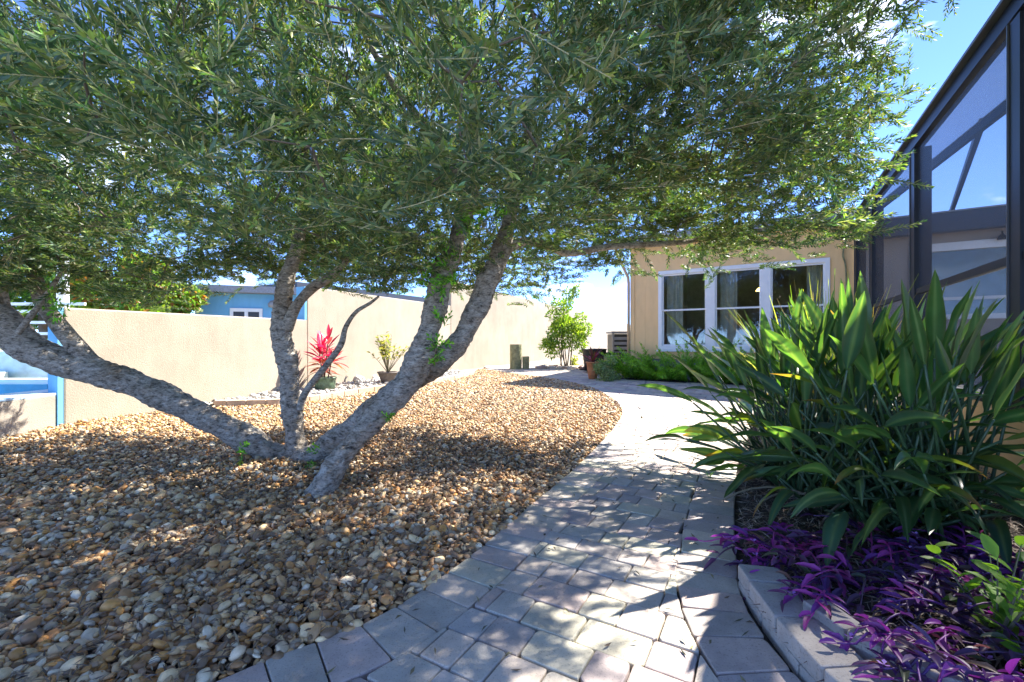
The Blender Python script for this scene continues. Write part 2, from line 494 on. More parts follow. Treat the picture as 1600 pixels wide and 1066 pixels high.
PAVC = [(.41, .37, .31), (.36, .315, .28), (.47, .405, .325), (.45, .36, .31), (.43, .395, .30), (.39, .36, .325), (.50, .42, .34), (.35, .295, .275)]
stones = []
def border(curve, width, inward, lo, hi, seed):
    """a course of stones laid across the edge; returns its inner line"""
    rnd = random.Random(seed)
    pts = [Vector(p) for p in curve]
    s = [0]
    for a, b in zip(pts, pts[1:]): s.append(s[-1] + (b - a).length)
    def at(d):
        d = min(max(d, 0), s[-1] - 1e-6)
        i = max(j for j in range(len(s)) if s[j] <= d); i = min(i, len(pts) - 2)
        t_ = (d - s[i]) / max(s[i + 1] - s[i], 1e-9)
        p = pts[i].lerp(pts[i + 1], t_)
        a, b = max(i - 2, 0), min(i + 3, len(pts) - 1)
        d_ = (pts[b] - pts[a]).normalized()
        return p, Vector((d_.y, -d_.x)) * inward
    d, inner = 0, []
    while d < s[-1] - .05:
        L = rnd.uniform(lo, hi)
        (p0, n0), (p1, n1) = at(d + .002), at(d + L - .002)
        w0 = width + rnd.uniform(-.006, .006)
        stones.append([tuple(p0), tuple(p1), tuple(p1 + n1 * w0), tuple(p0 + n0 * w0)])
        d += L
    for i in range(len(pts)):
        p, n = at(s[i]); inner.append((p + n * (width - .001), n))
    return inner

in_l = border(LEFT_E, .245, 1, .13, .165, 3)
in_r = border(RIGHT_E, .25, -1, .125, .155, 4)
inner = in_l + in_r
in_p = np.array([tuple(p) for p, n in inner]); in_n = np.array([tuple(n) for p, n in inner])
U, V = Vector((.866, -.5)), Vector((.5, .866))
rnd = random.Random(5)
vv = -1.0
while vv < 17:
    hgt = rnd.choice((.14, .148, .155, .165))
    uu = -9 + rnd.random() * .2
    while uu < 6:
        wid = rnd.choice((.125, .15, .165, .215, .24))
        j = lambda: rnd.uniform(-.0025, .0025)
        q = [U * (uu + .002 + j()) + V * (vv + .002 + j()), U * (uu + wid - .002 + j()) + V * (vv + .002 + j()), U * (uu + wid - .002 + j()) + V * (vv + hgt - .002 + j()), U * (uu + .002 + j()) + V * (vv + hgt - .002 + j())]
        q = [tuple(p) for p in q]
        c = (sum(p[0] for p in q) / 4, sum(p[1] for p in q) / 4)
        uu += wid
        if not (-2 < c[0] < 5.2 and .9 < c[1] < 14.4): continue
        if not any(inside(PATH, [p[0] for p in q] + [c[0]], [p[1] for p in q] + [c[1]])): continue
        dd = np.linalg.norm(in_p - np.array(c), axis=1)
        for k in np.argsort(dd)[:2]:
            if dd[k] < .5 and len(q) > 2: q = clip(q, in_p[k], in_n[k])
        if len(q) < 3 or area(q) < .002: continue
        cc = (sum(p[0] for p in q) / len(q), sum(p[1] for p in q) / len(q))
        if not inside(PATH, [cc[0]], [cc[1]])[0]: continue
        stones.append(q)
    vv += hgt
def ccw(q):
    a = sum(q[i][0] * q[(i + 1) % len(q)][1] - q[(i + 1) % len(q)][0] * q[i][1] for i in range(len(q)))
    return q if a > 0 else q[::-1]
stones = [ccw(q) for q in stones]
def in_frame(x, y): return y > 1.25 and abs(x) < 1.16 * y
stones.sort(key=lambda q: (not in_frame(*q[0]) and not in_frame(*q[2]), q[0][1]))
bv, bf, bc = [], [], []
for i, q in enumerate(stones):
    rr = random.Random(i * 7 + 1)
    c = np.array(PAVC[rr.randrange(len(PAVC))]) * rr.uniform(1.0, 1.25)
    v, f = piece(q, -.03, .03 + rr.uniform(-.003, .003), .0065, i)
    if i < 300:
        mesh('paver', v, f, M['paver'], path_o, col=np.tile(c, (len(v), 1)))
    else:
        b0 = len(bv); bv += v; bf += [tuple(k + b0 for k in x) for x in f]; bc += [c] * len(v)
tag(mesh('pavers', bv, bf, M['paver'], path_o, col=np.array(bc)), kind='stuff')

# ------------------------------------------------------------------ river pebbles
def ico(sub):
    import bmesh
    b_ = bmesh.new(); bmesh.ops.create_icosphere(b_, subdivisions=sub, radius=1.0)
    v = np.array([x.co[:] for x in b_.verts]); f = np.array([[x.index for x in y.verts] for y in b_.faces]); b_.free()
    return v, f
PEBC = np.array([(.44, .31, .17), (.58, .47, .32), (.62, .58, .50), (.28, .16, .08), (.46, .25, .085), (.36, .32, .28), (.14, .10, .07), (.50, .37, .23), (.38, .25, .14), (.24, .17, .12), (.55, .44, .29), (.46, .40, .33), (.40, .22, .09), (.20, .13, .08)])
def pebble_shapes(sub, n, seed):
    r = np.random.default_rng(seed); v0, f = ico(sub); out = []
    for i in range(n):
        d = np.array([mnoise.noise(Vector(p) * 1.1 + Vector((i * 9.1, 3.3, seed))) for p in v0])
        v = v0 * (1 + d[:, None] * .35)
        v = v * np.array([1.0, r.uniform(.62, .92), r.uniform(.42, .68)])
        out.append(v)
    return np.array(out), f
def place(shapes, f, pos, size, seed):
    r = np.random.default_rng(seed); n = len(pos)
    k = r.integers(0, len(shapes), n)
    a, tx, ty = r.uniform(0, 2 * np.pi, n), r.normal(0, .28, n), r.normal(0, .28, n)
    ca, sa = np.cos(a), np.sin(a)
    v = shapes[k] * size[:, None, None]
    x = v[:, :, 0] * ca[:, None] - v[:, :, 1] * sa[:, None]; y = v[:, :, 0] * sa[:, None] + v[:, :, 1] * ca[:, None]
    z = v[:, :, 2] + x * tx[:, None] + y * ty[:, None]
    v = np.stack([x, y, z], 2) + pos[:, None, :]
    m_ = shapes.shape[1]
    ff = f[None] + (np.arange(n) * m_)[:, None, None]
    return v, ff
def scatter(poly, sp, y0, y1, h0, seed):
    r = np.random.default_rng(seed)
    xs, ys = np.meshgrid(np.arange(-5.3, 2.0, sp), np.arange(y0, y1, sp * .9))
    xs = xs + (np.arange(xs.shape[0]) % 2)[:, None] * sp / 2
    x = (xs + r.uniform(-.42, .42, xs.shape) * sp).ravel(); y = (ys + r.uniform(-.42, .42, ys.shape) * sp).ravel()
    ok = inside(poly, x, y) & (np.abs(x) < 1.2 * y + .15)
    x, y = x[ok], y[ok]
    return np.stack([x, y, gz(y) + h0 + r.uniform(-.006, .012, len(x))], 1)
def psize(n, r, base=1.0):
    return np.clip(np.exp(r.normal(math.log(.0163), .34, n)), .009, .042) * base
r = np.random.default_rng(21)
sh3, f3 = pebble_shapes(2, 9, 1)
sh2, f2 = pebble_shapes(1, 9, 2)
def pcol(n, k, r):
    c = PEBC[r.integers(0, len(PEBC), n)] * r.uniform(.85, 1.35, (n, 1)) * np.array((1.22, 1.08, .84))
    return np.repeat(c, k, axis=0)
mound = lambda pos: pos
near = np.concatenate([scatter(GRAVEL, .026, 1.0, 3.1, .016, 31), scatter(GRAVEL, .042, 1.0, 3.1, .032, 32)])
sz = psize(len(near), r)
big = r.random(len(near)) < .035
sz[big] *= 1.5
vis = (np.abs(near[:, 0]) < 1.12 * near[:, 1]) & (near[:, 1] > 1.45) & (near[:, 2] - gz(near[:, 1]) > .028)
score = np.where(vis, sz / near[:, 1], 0)
top = np.argsort(-score)[:290]
rest = np.ones(len(near), bool); rest[top] = False
v, ff = place(sh3, f3, near[top], sz[top], 41)
cc = pcol(len(top), 1, r)
for i in range(len(top)):
    mesh_np('pebble', v[i], f3, M['pebble'], gravel_o, col=np.tile(cc[i], (len(v[i]), 1)), smooth=True)
v1, ff1 = place(sh3, f3, near[rest], sz[rest], 42)
mid = np.concatenate([scatter(GRAVEL, .029, 3.1, 6.0, .016, 33), scatter(GRAVEL, .05, 3.1, 6.0, .032, 34)])
far = scatter(GRAVEL, .037, 6.0, 13.2, .018, 35)
sm = psize(len(mid), r, .92); sf = psize(len(far), r, 1.15)
v2, ff2 = place(sh2, f2, np.concatenate([mid, far]), np.concatenate([sm, sf]), 43)
n1 = v1.shape[0] * v1.shape[1]
vall = np.concatenate([v1.reshape(-1, 3), v2.reshape(-1, 3)]); fall = np.concatenate([ff1.reshape(-1, 3), ff2.reshape(-1, 3) + n1])
call = np.concatenate([pcol(len(v1), v1.shape[1], r), pcol(len(v2), v2.shape[1], r)])
tag(mesh_np('pebbles', vall, fall, M['pebble'], gravel_o, col=call, smooth=True), kind='stuff')

# dry olive leaves and needles lying among the pebbles and on the beds
def litter(name, pos, L, Wd, cols, seed, tilt=.35):
    r = np.random.default_rng(seed); n = len(pos)
    a = r.uniform(0, 2 * np.pi, n); l = L * r.uniform(.6, 1.3, n); w = Wd * r.uniform(.6, 1.2, n); el = r.normal(0, tilt, n)
    d = np.stack([np.cos(a) * np.cos(el), np.sin(a) * np.cos(el), np.sin(el)], 1); s = np.stack([-np.sin(a), np.cos(a), r.normal(0, .3, n)], 1)
    bow = np.stack([np.zeros(n), np.zeros(n), r.uniform(-.2, .35, n) * l], 1)
    v = np.stack([pos - d * l[:, None] / 2, pos + s * w[:, None] / 2 + bow * .5, pos + d * l[:, None] / 2, pos - s * w[:, None] / 2 + bow * .5], 1)
    f = np.arange(n * 4).reshape(-1, 4)
    c = np.repeat(np.array(cols)[r.integers(0, len(cols), n)] * r.uniform(.7, 1.2, (n, 1)), 4, axis=0)
    return tag(mesh_np(name, v.reshape(-1, 3), f, M['litter'], None, col=c), kind='stuff')
LITC = [(.16, .10, .06), (.22, .15, .09), (.10, .07, .05), (.30, .22, .13), (.18, .13, .09)]
x = r.uniform(-4.5, 1.4, 26000); y = 1.1 + 6.5 * r.random(26000) ** 1.5
ok = inside(GRAVEL, x, y) & (r.random(26000) < np.exp(-((x + .6) / 2.2) ** 2))
x, y = x[ok], y[ok]
litter('leaf_litter', np.stack([x, y, gz(y) + .04 + r.uniform(0, .016, len(x))], 1), .05, .008, LITC, 51)

x = r.uniform(-.8, 2.2, 700); y = 1.3 + 5 * r.random(700)
ok = inside(PATH, x, y)
x, y = x[ok][:170], y[ok][:170]
litter('fallen_leaves', np.stack([x, y, gz(y) + .036 + r.uniform(0, .003, len(x))], 1), .045, .010, [(.12, .08, .05), (.20, .15, .07), (.09, .09, .05), (.26, .22, .10)], 53, .08)
# ------------------------------------------------------------------ planting beds
BED_H = .05
def soil_sheet(name, poly, h):
    """soil surface, gently lumpy"""
    xs = [p[0] for p in poly]; ys = [p[1] for p in poly]
    st = .05
    gx, gy = np.arange(min(xs) - st, max(xs) + st, st), np.arange(min(ys) - st, max(ys) + st, st)
    X, Y = np.meshgrid(gx, gy); ins = inside(poly, X, Y)
    idx = -np.ones(X.shape, int); v = []; f = []
    for i in range(X.shape[0] - 1):
        for j in range(X.shape[1] - 1):
            if ins[i, j] and ins[i + 1, j] and ins[i, j + 1] and ins[i + 1, j + 1]:
                q = []
                for a, b_ in ((i, j), (i, j + 1), (i + 1, j + 1), (i + 1, j)):
                    if idx[a, b_] < 0:
                        idx[a, b_] = len(v)
                        v.append((X[a, b_], Y[a, b_], gz(Y[a, b_]) + h + .025 * mnoise.noise(Vector((X[a, b_] * 4, Y[a, b_] * 4, 1)))))
                    q.append(int(idx[a, b_]))
                f.append(tuple(q))
    base = sheet(name, poly, .008, M['soil'])
    o = mesh('soil', v, f, M['soil'], base, smooth=True)
    return base
soil_sheet('planting_bed', BED, BED_H)
x = r.uniform(.9, 5, 34000); y = .95 + 4.3 * r.random(34000) ** 1.3
ok = inside([(p[0] + .03, p[1]) for p in BED], x, y)
x, y = x[ok], y[ok]
litter('bed_litter', np.stack([x, y, gz(y) + BED_H + .012 + r.uniform(0, .03, len(x))], 1), .085, .007, [(.22, .16, .12), (.30, .24, .19), (.14, .09, .07), (.10, .06, .05), (.36, .31, .26)], 52, .3)

# retaining kerb at the corner of the planting bed: two courses of blocks and a raised back row
kerb = thing('retaining_kerb', 'low two-course kerb of grey concrete blocks edging the purple planting', 'kerb', (.93, 1.5, .03))
CURBC = [(.40, .365, .33), (.43, .385, .34), (.38, .35, .325)]
K_OUT = [Vector(p) for p in spline([(.955, 1.93), (.92, 1.72), (.90, 1.5), (.905, 1.3), (.945, 1.12), (1.02, .95)], 6)]
def offset(pts, d):
    out = []
    for i, p in enumerate(pts):
        t_ = (pts[min(i + 1, len(pts) - 1)] - pts[max(i - 1, 0)]).normalized()
        out.append(p + Vector((-t_.y, t_.x)) * d)
    return out
def block_row(line_a, line_b, cuts, z0, z1, seed, skew=0):
    rr = random.Random(seed)
    for i, (a, b_) in enumerate(zip(cuts, cuts[1:])):
        q = [tuple(line_a[a]), tuple(line_b[a]), tuple(line_b[b_]), tuple(line_a[b_])]
        c = (sum(p[0] for p in q) / 4, sum(p[1] for p in q) / 4)
        q = [(p[0] + (c[0] - p[0]) * .014, p[1] + (c[1] - p[1]) * .014) for p in q]
        v, f = piece(ccw(q), z0, z1 + rr.uniform(-.002, .002), .008, seed * 31 + i)
        mesh('block', v, f, M['curb'], kerb, col=np.tile(np.array(CURBC[rr.randrange(3)]) * rr.uniform(.9, 1.1), (len(v), 1)))
KO2 = offset(K_OUT, .16)
block_row(K_OUT, KO2, [0, 7, 14, 21, 28, 30], .0, .058, 1)
block_row(K_OUT, KO2, [0, 4, 10, 17, 24, 30], .061, .118, 2)
K_IN = [Vector(p) for p in spline([(1.03, 1.62), (1.06, 1.45), (1.13, 1.32), (1.26, 1.2), (1.5, 1.1)], 6)]
block_row(K_IN, offset(K_IN, .09), [0, 6, 12, 18, 24], .0, .15, 3)

# ------------------------------------------------------------------ house with the triple window
E = Vector((.84, -.5426, 0)); N = Vector((-.5426, -.84, 0))
W0 = Vector((3.41, 10.6, 0))
house = thing('house', 'peach panelled house wing with a white triple window behind the ferns', 'house', tuple(W0))
Z0, ZS, ZT, ZE = .35, P(1029, 546.3, 10.6).z, P(1031, 424.5, 10.6).z, 3.35
S_C, S_K = -.65, 3.66
WL = 3.28
ZB = P(1012, 560, 10.9).z
def wall_panel(s0, s1, z0, z1): MB().box(W0, E, N, s0, s1, -.14, 0, z0, z1).build('wall_panel', M['peach'], house, bevel=.0012)
wall_panel(S_C, -.30, ZB, ZE); wall_panel(-.2985, -.001, ZB, ZE)
wall_panel(.0, WL / 2 - .001, ZB, ZS - .003); wall_panel(WL / 2 + .001, WL, ZB, ZS - .003)
wall_panel(.0, WL / 2 - .001, ZT + .003, ZE); wall_panel(WL / 2 + .001, WL, ZT + .003, ZE)
wall_panel(WL + .001, S_K, ZB, ZE)
MB().box(W0, E, N, S_C - .0, S_K, -.2, -.03, 0, ZB - .003).build('footing', M['concrete'], house)
MB().box(W0, E, N, S_C - .012, S_C + .09, -.10, .018, ZB - .02, ZE).build('corner_trim', M['peach'], house)
# side wall running back from the corner
MB().box(W0, E, N, S_C, S_C + .12, -7, -.143, 0, ZE).build('side_wall', M['peach'], house)
win = MB()
fw = .085
win.box(W0, E, N, 0, WL, -.06, .03, ZS, ZS + fw).box(W0, E, N, 0, WL, -.06, .03, ZT - fw, ZT)
win.box(W0, E, N, 0, fw, -.06, .03, ZS + fw, ZT - fw).box(W0, E, N, WL - fw, WL, -.06, .03, ZS + fw, ZT - fw)
win.box(W0, E, N, -.03, WL + .03, -.05, .055, ZS - .045, ZS - .002)
mull = [WL * .345, WL * .668]
for mx_ in mull: win.box(W0, E, N, mx_ - .09, mx_ + .09, -.06, .026, ZS + fw, ZT - fw)
win_o = win.build('window', M['white'], house, bevel=.006)
lites = [(fw, mull[0] - .09), (mull[0] + .09, mull[1] - .09), (mull[1] + .09, WL - fw)]
zm = ZS + (ZT - ZS) * .50
for a, b_ in lites:
    sa = MB()
    for z0, z1, n0 in ((ZS + fw, zm + .02, -.045), (zm - .02, ZT - fw, -.015)):
        sa.box(W0, E, N, a, b_, n0 - .025, n0, z0, z0 + .035).box(W0, E, N, a, b_, n0 - .025, n0, z1 - .035, z1)
        sa.box(W0, E, N, a, a + .03, n0 - .025, n0, z0 + .035, z1 - .035).box(W0, E, N, b_ - .03, b_, n0 - .025, n0, z0 + .035, z1 - .035)
    s_o = sa.build('sash', M['white'], win_o)
    s_o.location = (0, 0, 0)
    for z0, z1, n0 in ((ZS + fw + .035, zm - .015, -.058), (zm + .015, ZT - fw - .035, -.028)):
        g = MB().box(W0, E, N, a + .03, b_ - .03, n0 - .006, n0, z0, z1).build('pane', M['glass'], win_o)
        g.location = (0, 0, 0)
# eave slab and roof
rf = MB()
a0, a1 = W0 + E * (S_C - .35), W0 + E * (S_K - .02)
rf.hexa([a0 + N * .45 + Vector((0, 0, ZE)), a1 + N * .45 + Vector((0, 0, ZE)), a1 - N * 6 + Vector((0, 0, ZE + .7)), a0 - N * 6 + Vector((0, 0, ZE + .7)),
         a0 + N * .45 + Vector((0, 0, ZE + .16)), a1 + N * .45 + Vector((0, 0, ZE + .16)), a1 - N * 6 + Vector((0, 0, ZE + .86)), a0 - N * 6 + Vector((0, 0, ZE + .86))])
rf.build('roof', M['roofing'], house)
dsp = [W0 + E * (S_C - .26) + N * .3 + Vector((0, 0, ZE - .03)), W0 + E * (S_C - .26) + N * .28 + Vector((0, 0, ZE - .16)), W0 + E * (S_C - .06) + N * .04 + Vector((0, 0, ZE - .72)), W0 + E * (S_C - .05) + N * .03 + Vector((0, 0, ZE - .85)), W0 + E * (S_C - .05) + N * .03 + Vector((0, 0, .25))]
MB().tube(dsp, [.035] * 5, 8).build('downspout', M['tan'], house, smooth=True)
cb = [W0 + E * (WL + .22) + N * .02 + Vector((0, 0, ZE - .1)), W0 + E * (WL + .24) + N * .05 + Vector((0, 0, ZE - .35)), W0 + E * (WL + .20) + N * .03 + Vector((0, 0, ZE - .6)), W0 + E * (WL + .25) + N * .02 + Vector((0, 0, ZE - 1.0)), W0 + E * (WL + .25) + N * .02 + Vector((0, 0, ZB))]
MB().tube([tuple(p) for p in spline([tuple(x) for x in cb], 5)], [.014] * 21, 6).build('cable', M['wood'], house, smooth=True)
# recessed wall behind the screen enclosure, with gutter board and a wide window
F0 = P(1383, 345, 9.4); F0.z = 0
zf1 = P(1383, 345, 9.4).z; zf0 = P(1383, 372, 9.4).z
MB().box(F0, E, N, -.9, 9, -.1, .12, zf0, zf1).build('gutter_board', M['fascia'], house)
MB().box(F0, E, N, -.92, 9, -.1, .15, zf1 + .002, zf1 + .03).build('drip_edge', M['roofing'], house)
def rw(s0, s1, z0, z1, nm='wall_panel'): MB().box(F0, E, N, s0, s1, -.5, -.35, z0, z1).build(nm, M['shaded_peach'], house)
q0, q1 = .42, 3.1
wz1, wz0 = P(1420, 384, 9.4).z, P(1420, 500, 9.4).z
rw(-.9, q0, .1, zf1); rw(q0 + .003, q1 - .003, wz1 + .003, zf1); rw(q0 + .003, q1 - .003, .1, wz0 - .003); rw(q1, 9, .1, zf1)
w2 = MB().box(F0, E, N, q0, q1, -.42, -.31, wz1 - .16, wz1).box(F0, E, N, q0, q1, -.42, -.31, wz0, wz0 + .1)
w2.box(F0, E, N, q0, q0 + .2, -.42, -.31, wz0 + .1, wz1 - .16).box(F0, E, N, q1 - .2, q1, -.42, -.31, wz0 + .1, wz1 - .16)
zr = P(1480, 466, 9.0).z
w2.box(F0, E, N, q0 + .2, q1 - .2, -.41, -.33, zr - .03, zr + .03)
w2o = w2.build('window', M['white'], house)
for z0, z1 in ((wz0 + .1, zr - .03), (zr + .03, wz1 - .16)):
    g = MB().box(F0, E, N, q0 + .2, q1 - .2, -.40, -.394, z0, z1).build('pane', M['glass'], w2o); g.location = (0, 0, 0)
MB().box(F0, E, N, q0, q1, -2.6, -2.5, .1, zf1).build('room_wall', M['pale_blue'], house)
MB().box(F0, E, N, -.9, 9, -3, .1, zf1 - .02, zf1 - .004).build('soffit', M['room'], house)
lt = MB().add(*lathe([(.012, .16), (.02, .10), (.07, .04), (.075, 0), (.0, .01)], F0 + E * 1.75 + N * (-.2) + Vector((0, 0, zf0 - .2)), 12)).build('pendant_light', M['bronze'], house, smooth=True)
# room behind the triple window
rm = MB().box(W0, E, N, -.25, S_K + 1.2, -4.2, -4.1, 0, ZE).box(W0, E, N, -.28, -.22, -4.1, -.16, 0, ZE).box(W0, E, N, S_K, S_K + .06, -4.1, -.16, 0, ZE)
rm.box(W0, E, N, -.25, S_K + .06, -4.1, -.16, ZE - .03, ZE - .002).box(W0, E, N, -.25, S_K + .06, -4.1, -.16, .3, .33)
rm.build('room', M['room'], house)
def curtain(s0, s1, n0):
    v, f = [], []
    k = int((s1 - s0) / .02)
    for i in range(k + 1):
        s = s0 + (s1 - s0) * i / k
        w_ = n0 + .035 * math.sin(i * 1.05) + .012 * math.sin(i * .37)
        for z in (ZS - .3, ZE - .12): v.append(W0 + E * s + N * w_ + Vector((0, 0, z)))
    f = [(2 * i, 2 * i + 2, 2 * i + 3, 2 * i + 1) for i in range(k)]
    mesh('curtain', v, f, M['curtain'], house, smooth=True)
for s0, s1 in ((.12, .5), (.95, 1.04), (1.28, 1.62), (2.9, 3.15)): curtain(s0, s1, -.28)
lp = W0 + E * 2.0 + N * (-1.6)
lamp = thing('ceiling_lamp', 'small lit amber lamp hanging inside the room behind the triple window', 'lamp', tuple(lp))
zl = P(1180, 452, 10.5).z
MB().add(*lathe([(.02, .1), (.09, .06), (.13, 0), (.0, -.01)], lp + Vector((0, 0, zl)), 16)).build('lamp_shade', M['lamp'], lamp, smooth=True)
MB().tube([lp + Vector((0, 0, zl + .1)), lp + Vector((0, 0, ZE - .04))], [.008, .008], 6).build('rod', M['bronze'], lamp)
sofa = thing('armchair', 'dark upholstered chair just visible through the lower window panes', 'chair', tuple(W0 + E * .9 + N * -1.2 + Vector((0, 0, .33))))
for nm, b6 in (('seat', (.55, 1.3, -1.6, -.8, .33, .95)), ('backrest', (.55, 1.3, -1.85, -1.603, .33, 1.35)), ('armrest', (.40, .547, -1.85, -.8, .33, 1.15)), ('armrest', (1.303, 1.45, -1.85, -.8, .33, 1.15))):
    MB().box(W0, E, N, *b6).build(nm, M['grey_pot'], sofa, bevel=.05)

# ------------------------------------------------------------------ screen enclosure
enc = thing('screen_enclosure', 'dark bronze framed screen enclosure on a peach knee wall beside the house', 'screen enclosure', tuple(CAGE_K))
UPV = Vector((0, 0, 1))
T1, T2, T3 = 4.0, 6.45, 8.9
zb1, zb2 = 3.33, 3.31
def cz(t_): return zb1 + (zb2 - zb1) * (t_ - T1) / (T2 - T1)
kn = MB()
kn.box(CAGE_K, CAGE_C, CAGE_N, .15, T3, -.18, -.01, 0, .64)
kn.build('knee_wall', M['peach'], enc)
MB().box(CAGE_K, CAGE_C, CAGE_N, .15, T3, -.17, .0, .643, .69).build('sill_rail', M['bronze'], enc)
for t_ in (.12, 1.6, T1, T2, T3): 
    MB().box(CAGE_K, CAGE_C, CAGE_N, t_ - .075, t_ + .075, -.16, -.01, 0.693 if t_ > .15 else .1, cz(t_) - .08).build('post', M['bronze'], enc, bevel=.004)
    MB().box(CAGE_K, CAGE_C, CAGE_N, t_ - .09, t_ - .077, -.09, .0, 0.693, cz(t_) - .08).build('post_channel', M['dull_bronze'], enc)
za, zb_ = cz(.1), cz(T3)
MB().beam(CAGE_K + CAGE_C * .1 - CAGE_N * .06 + UPV * za, CAGE_K + CAGE_C * (T3 + .4) - CAGE_N * .06 + UPV * cz(T3 + .4), .10, .12).build('top_beam', M['bronze'], enc)
MB().beam(CAGE_K + CAGE_C * .1 + CAGE_N * .005 + UPV * (za + .075), CAGE_K + CAGE_C * (T3 + .4) + CAGE_N * .005 + UPV * (cz(T3 + .4) + .075), .07, .025).build('gutter', M['dull_bronze'], enc)
MB().beam(CAGE_K + CAGE_C * .1 - CAGE_N * .05 + UPV * 1.65, CAGE_K + CAGE_C * T3 - CAGE_N * .05 + UPV * 1.65, .05, .06).build('mid_rail', M['bronze'], enc)
# sloping roof strip up to the inner beam
B0, B1 = P(1370, 327, 8.5), P(1441, 262, 6.8)
B2 = P(1556, 173, 5.2)
Bd = (B2 - B1)
B3 = B2 + Bd * 1.2
MB().beam(B0, B3, .06, .12).build('roof_beam', M['bronze'], enc)
r0, r1 = CAGE_K + CAGE_C * .2 - CAGE_N * .08 + UPV * (cz(.2) + .09), CAGE_K + CAGE_C * (T3 + .4) - CAGE_N * .08 + UPV * (cz(T3 + .4) + .09)
def screen(nm, a, b_, c, d, mt):
    nn = ((b_ - a).cross(d - a)).normalized() * .0015
    MB().hexa([a, b_, c, d, a + nn, b_ + nn, c + nn, d + nn]).build(nm, mt, enc)
screen('roof_screen', r0, r1, B3 + UPV * .04, B0 + UPV * .04, M['roof_screen'])
for t0, t1 in ((.20, 1.52), (1.68, T1 - .08), (T1 + .08, T2 - .08), (T2 + .08, T3 - .08)):
    for z0, z1 in ((0.693, 1.61), (1.69, None)):
        a = CAGE_K + CAGE_C * t0 - CAGE_N * .05; b_ = CAGE_K + CAGE_C * t1 - CAGE_N * .05
        screen('screen_panel', a + UPV * z0, b_ + UPV * z0, b_ + UPV * (z1 or cz(t1) - .085), a + UPV * (z1 or cz(t0) - .085), M['screen'])
MB().beam(P(1484, 338, 9.3), P(1535, 190, 5.5), .06, .09).build('rafter', M['bronze'], enc)
MB().beam(P(1590, 172, 5.0), P(1680, 140, 5.0), .05, .07).build('purlin', M['bronze'], enc)

# ------------------------------------------------------------------ boundary wall
WD1 = Vector((.408, .913, 0)).normalized(); WD2 = Vector((.49, .872, 0)).normalized()
WA = Vector((-5.2, 5.28, 0)); WB = Vector((-5.2 + .408 * 8.46, 5.28 + .913 * 8.46, 0))
bwall = thing('boundary_wall', 'long cream stucco garden wall stepping up in height towards the tree', 'wall', tuple(WA))
NW1 = Vector((WD1.y, -WD1.x, 0)); NW2 = Vector((WD2.y, -WD2.x, 0))
t_step = 3.45
L1 = (WB - WA).length
MB().box(WA, WD1, NW1, .0, t_step, -.22, 0, -.1, 1.49).build('low_section', M['stucco'], bwall, bevel=.02)
MB().box(WA, WD1, NW1, t_step + .002, L1, -.22, 0, -.1, 2.11).build('middle_section', M['stucco'], bwall, bevel=.02)
hw = MB()
a, b_ = WB, WB + WD2 * 22
hw.hexa([a - NW2 * .22, a, b_, b_ - NW2 * .22, a - NW2 * .22 + UPV * 2.84, a + UPV * 2.84, b_ + UPV * 2.1, b_ - NW2 * .22 + UPV * 2.1])
hw.build('high_section', M['stucco'], bwall, bevel=.02)
MB().box(WA, WD1, NW1, -.055, -.003, -.225, -.0, .0, 1.485).build('end_cap', M['blue_stucco'], bwall)
MB().box(WA, WD1, NW1, t_step - .05, t_step - .002, -.225, -.01, 1.492, 2.105).build('end_cap', M['blue_stucco'], bwall)

# low terrace wall with the neighbours' raised blue pool behind it
LD = Vector((.02, -1, 0)).normalized(); LN = Vector((1, .02, 0)).normalized()
LA = WA + Vector((-.02, -.07, 0))
lwall = thing('terrace_wall', 'low weathered stucco wall under the blue pool at the end of the garden wall', 'wall', tuple(LA))
MB().box(LA, LD, LN, 0, 4.4, -.2, 0, -.05, .48).build('wall_body', M['stucco_low'], lwall, bevel=.012)
MB().box(LA, LD, LN, 0, 4.4, -.2, -.0, .482, .505).build('coping', M['pale_blue'], lwall)
pool = thing('spa_pool', 'raised blue painted pool basin with white rim behind the low wall', 'pool', (-6.2, 5, .3))
MB().box((-6.6, 4.8, 0), (1, 0, 0), (0, 1, 0), -1.9, 1.15, .9, 1.1, .0, .62).build('rim', M['white'], pool)
MB().box((-6.6, 4.8, 0), (1, 0, 0), (0, 1, 0), .82, 1.15, -3.5, .897, .0, .50).build('rim', M['white'], pool)
MB().box((-6.6, 4.8, 0), (1, 0, 0), (0, 1, 0), -1.9, .817, .86, .897, .0, .56).build('basin_wall', M['pool_blue'], pool)
MB().box((-6.6, 4.8, 0), (1, 0, 0), (0, 1, 0), -1.9, .817, -3.5, .857, .0, .28).build('water', M['water'], pool)
deck = thing('pool_deck', 'pale blue deck wall and white steps beyond the pool basin', 'deck', (-8, 7, .3))
MB().box((-9.5, 6.6, 0), (1, 0, 0), (0, 1, 0), -3, 3.4, 0, .15, 0, .95).build('deck_wall', M['pale_blue'], deck)
MB().box((-9.5, 6.1, 0), (1, 0, 0), (0, 1, 0), -3, 2.3, 0, .4, 0, .66).build('step', M['white'], deck)
rail = thing('railing', 'white post-and-rail fence above the pale blue deck wall', 'railing', (-9, 7.4, .9))
for k in range(5): MB().box((-12.2 + k * 1.2, 7.4, 0), (1, 0, 0), (0, 1, 0), -.03, .03, -.03, .03, .9, 1.72).build('post', M['white'], rail)
for z in (1.05, 1.22, 1.40, 1.58, 1.70): MB().beam((-12.3, 7.36, z), (-6.9, 7.36, z), .03, .045).build('rail', M['white'], rail)
pole = thing('utility_pole', 'pale grey round pole standing just behind the end of the garden wall', 'pole', (-7.4, 7.9, 0))
MB().tube([(-7.45, 7.55, 0), (-7.45, 7.55, 3), (-7.45, 7.55, 5.5)], [.085, .08, .075], 12).build('shaft', M['white'], pole, smooth=True)
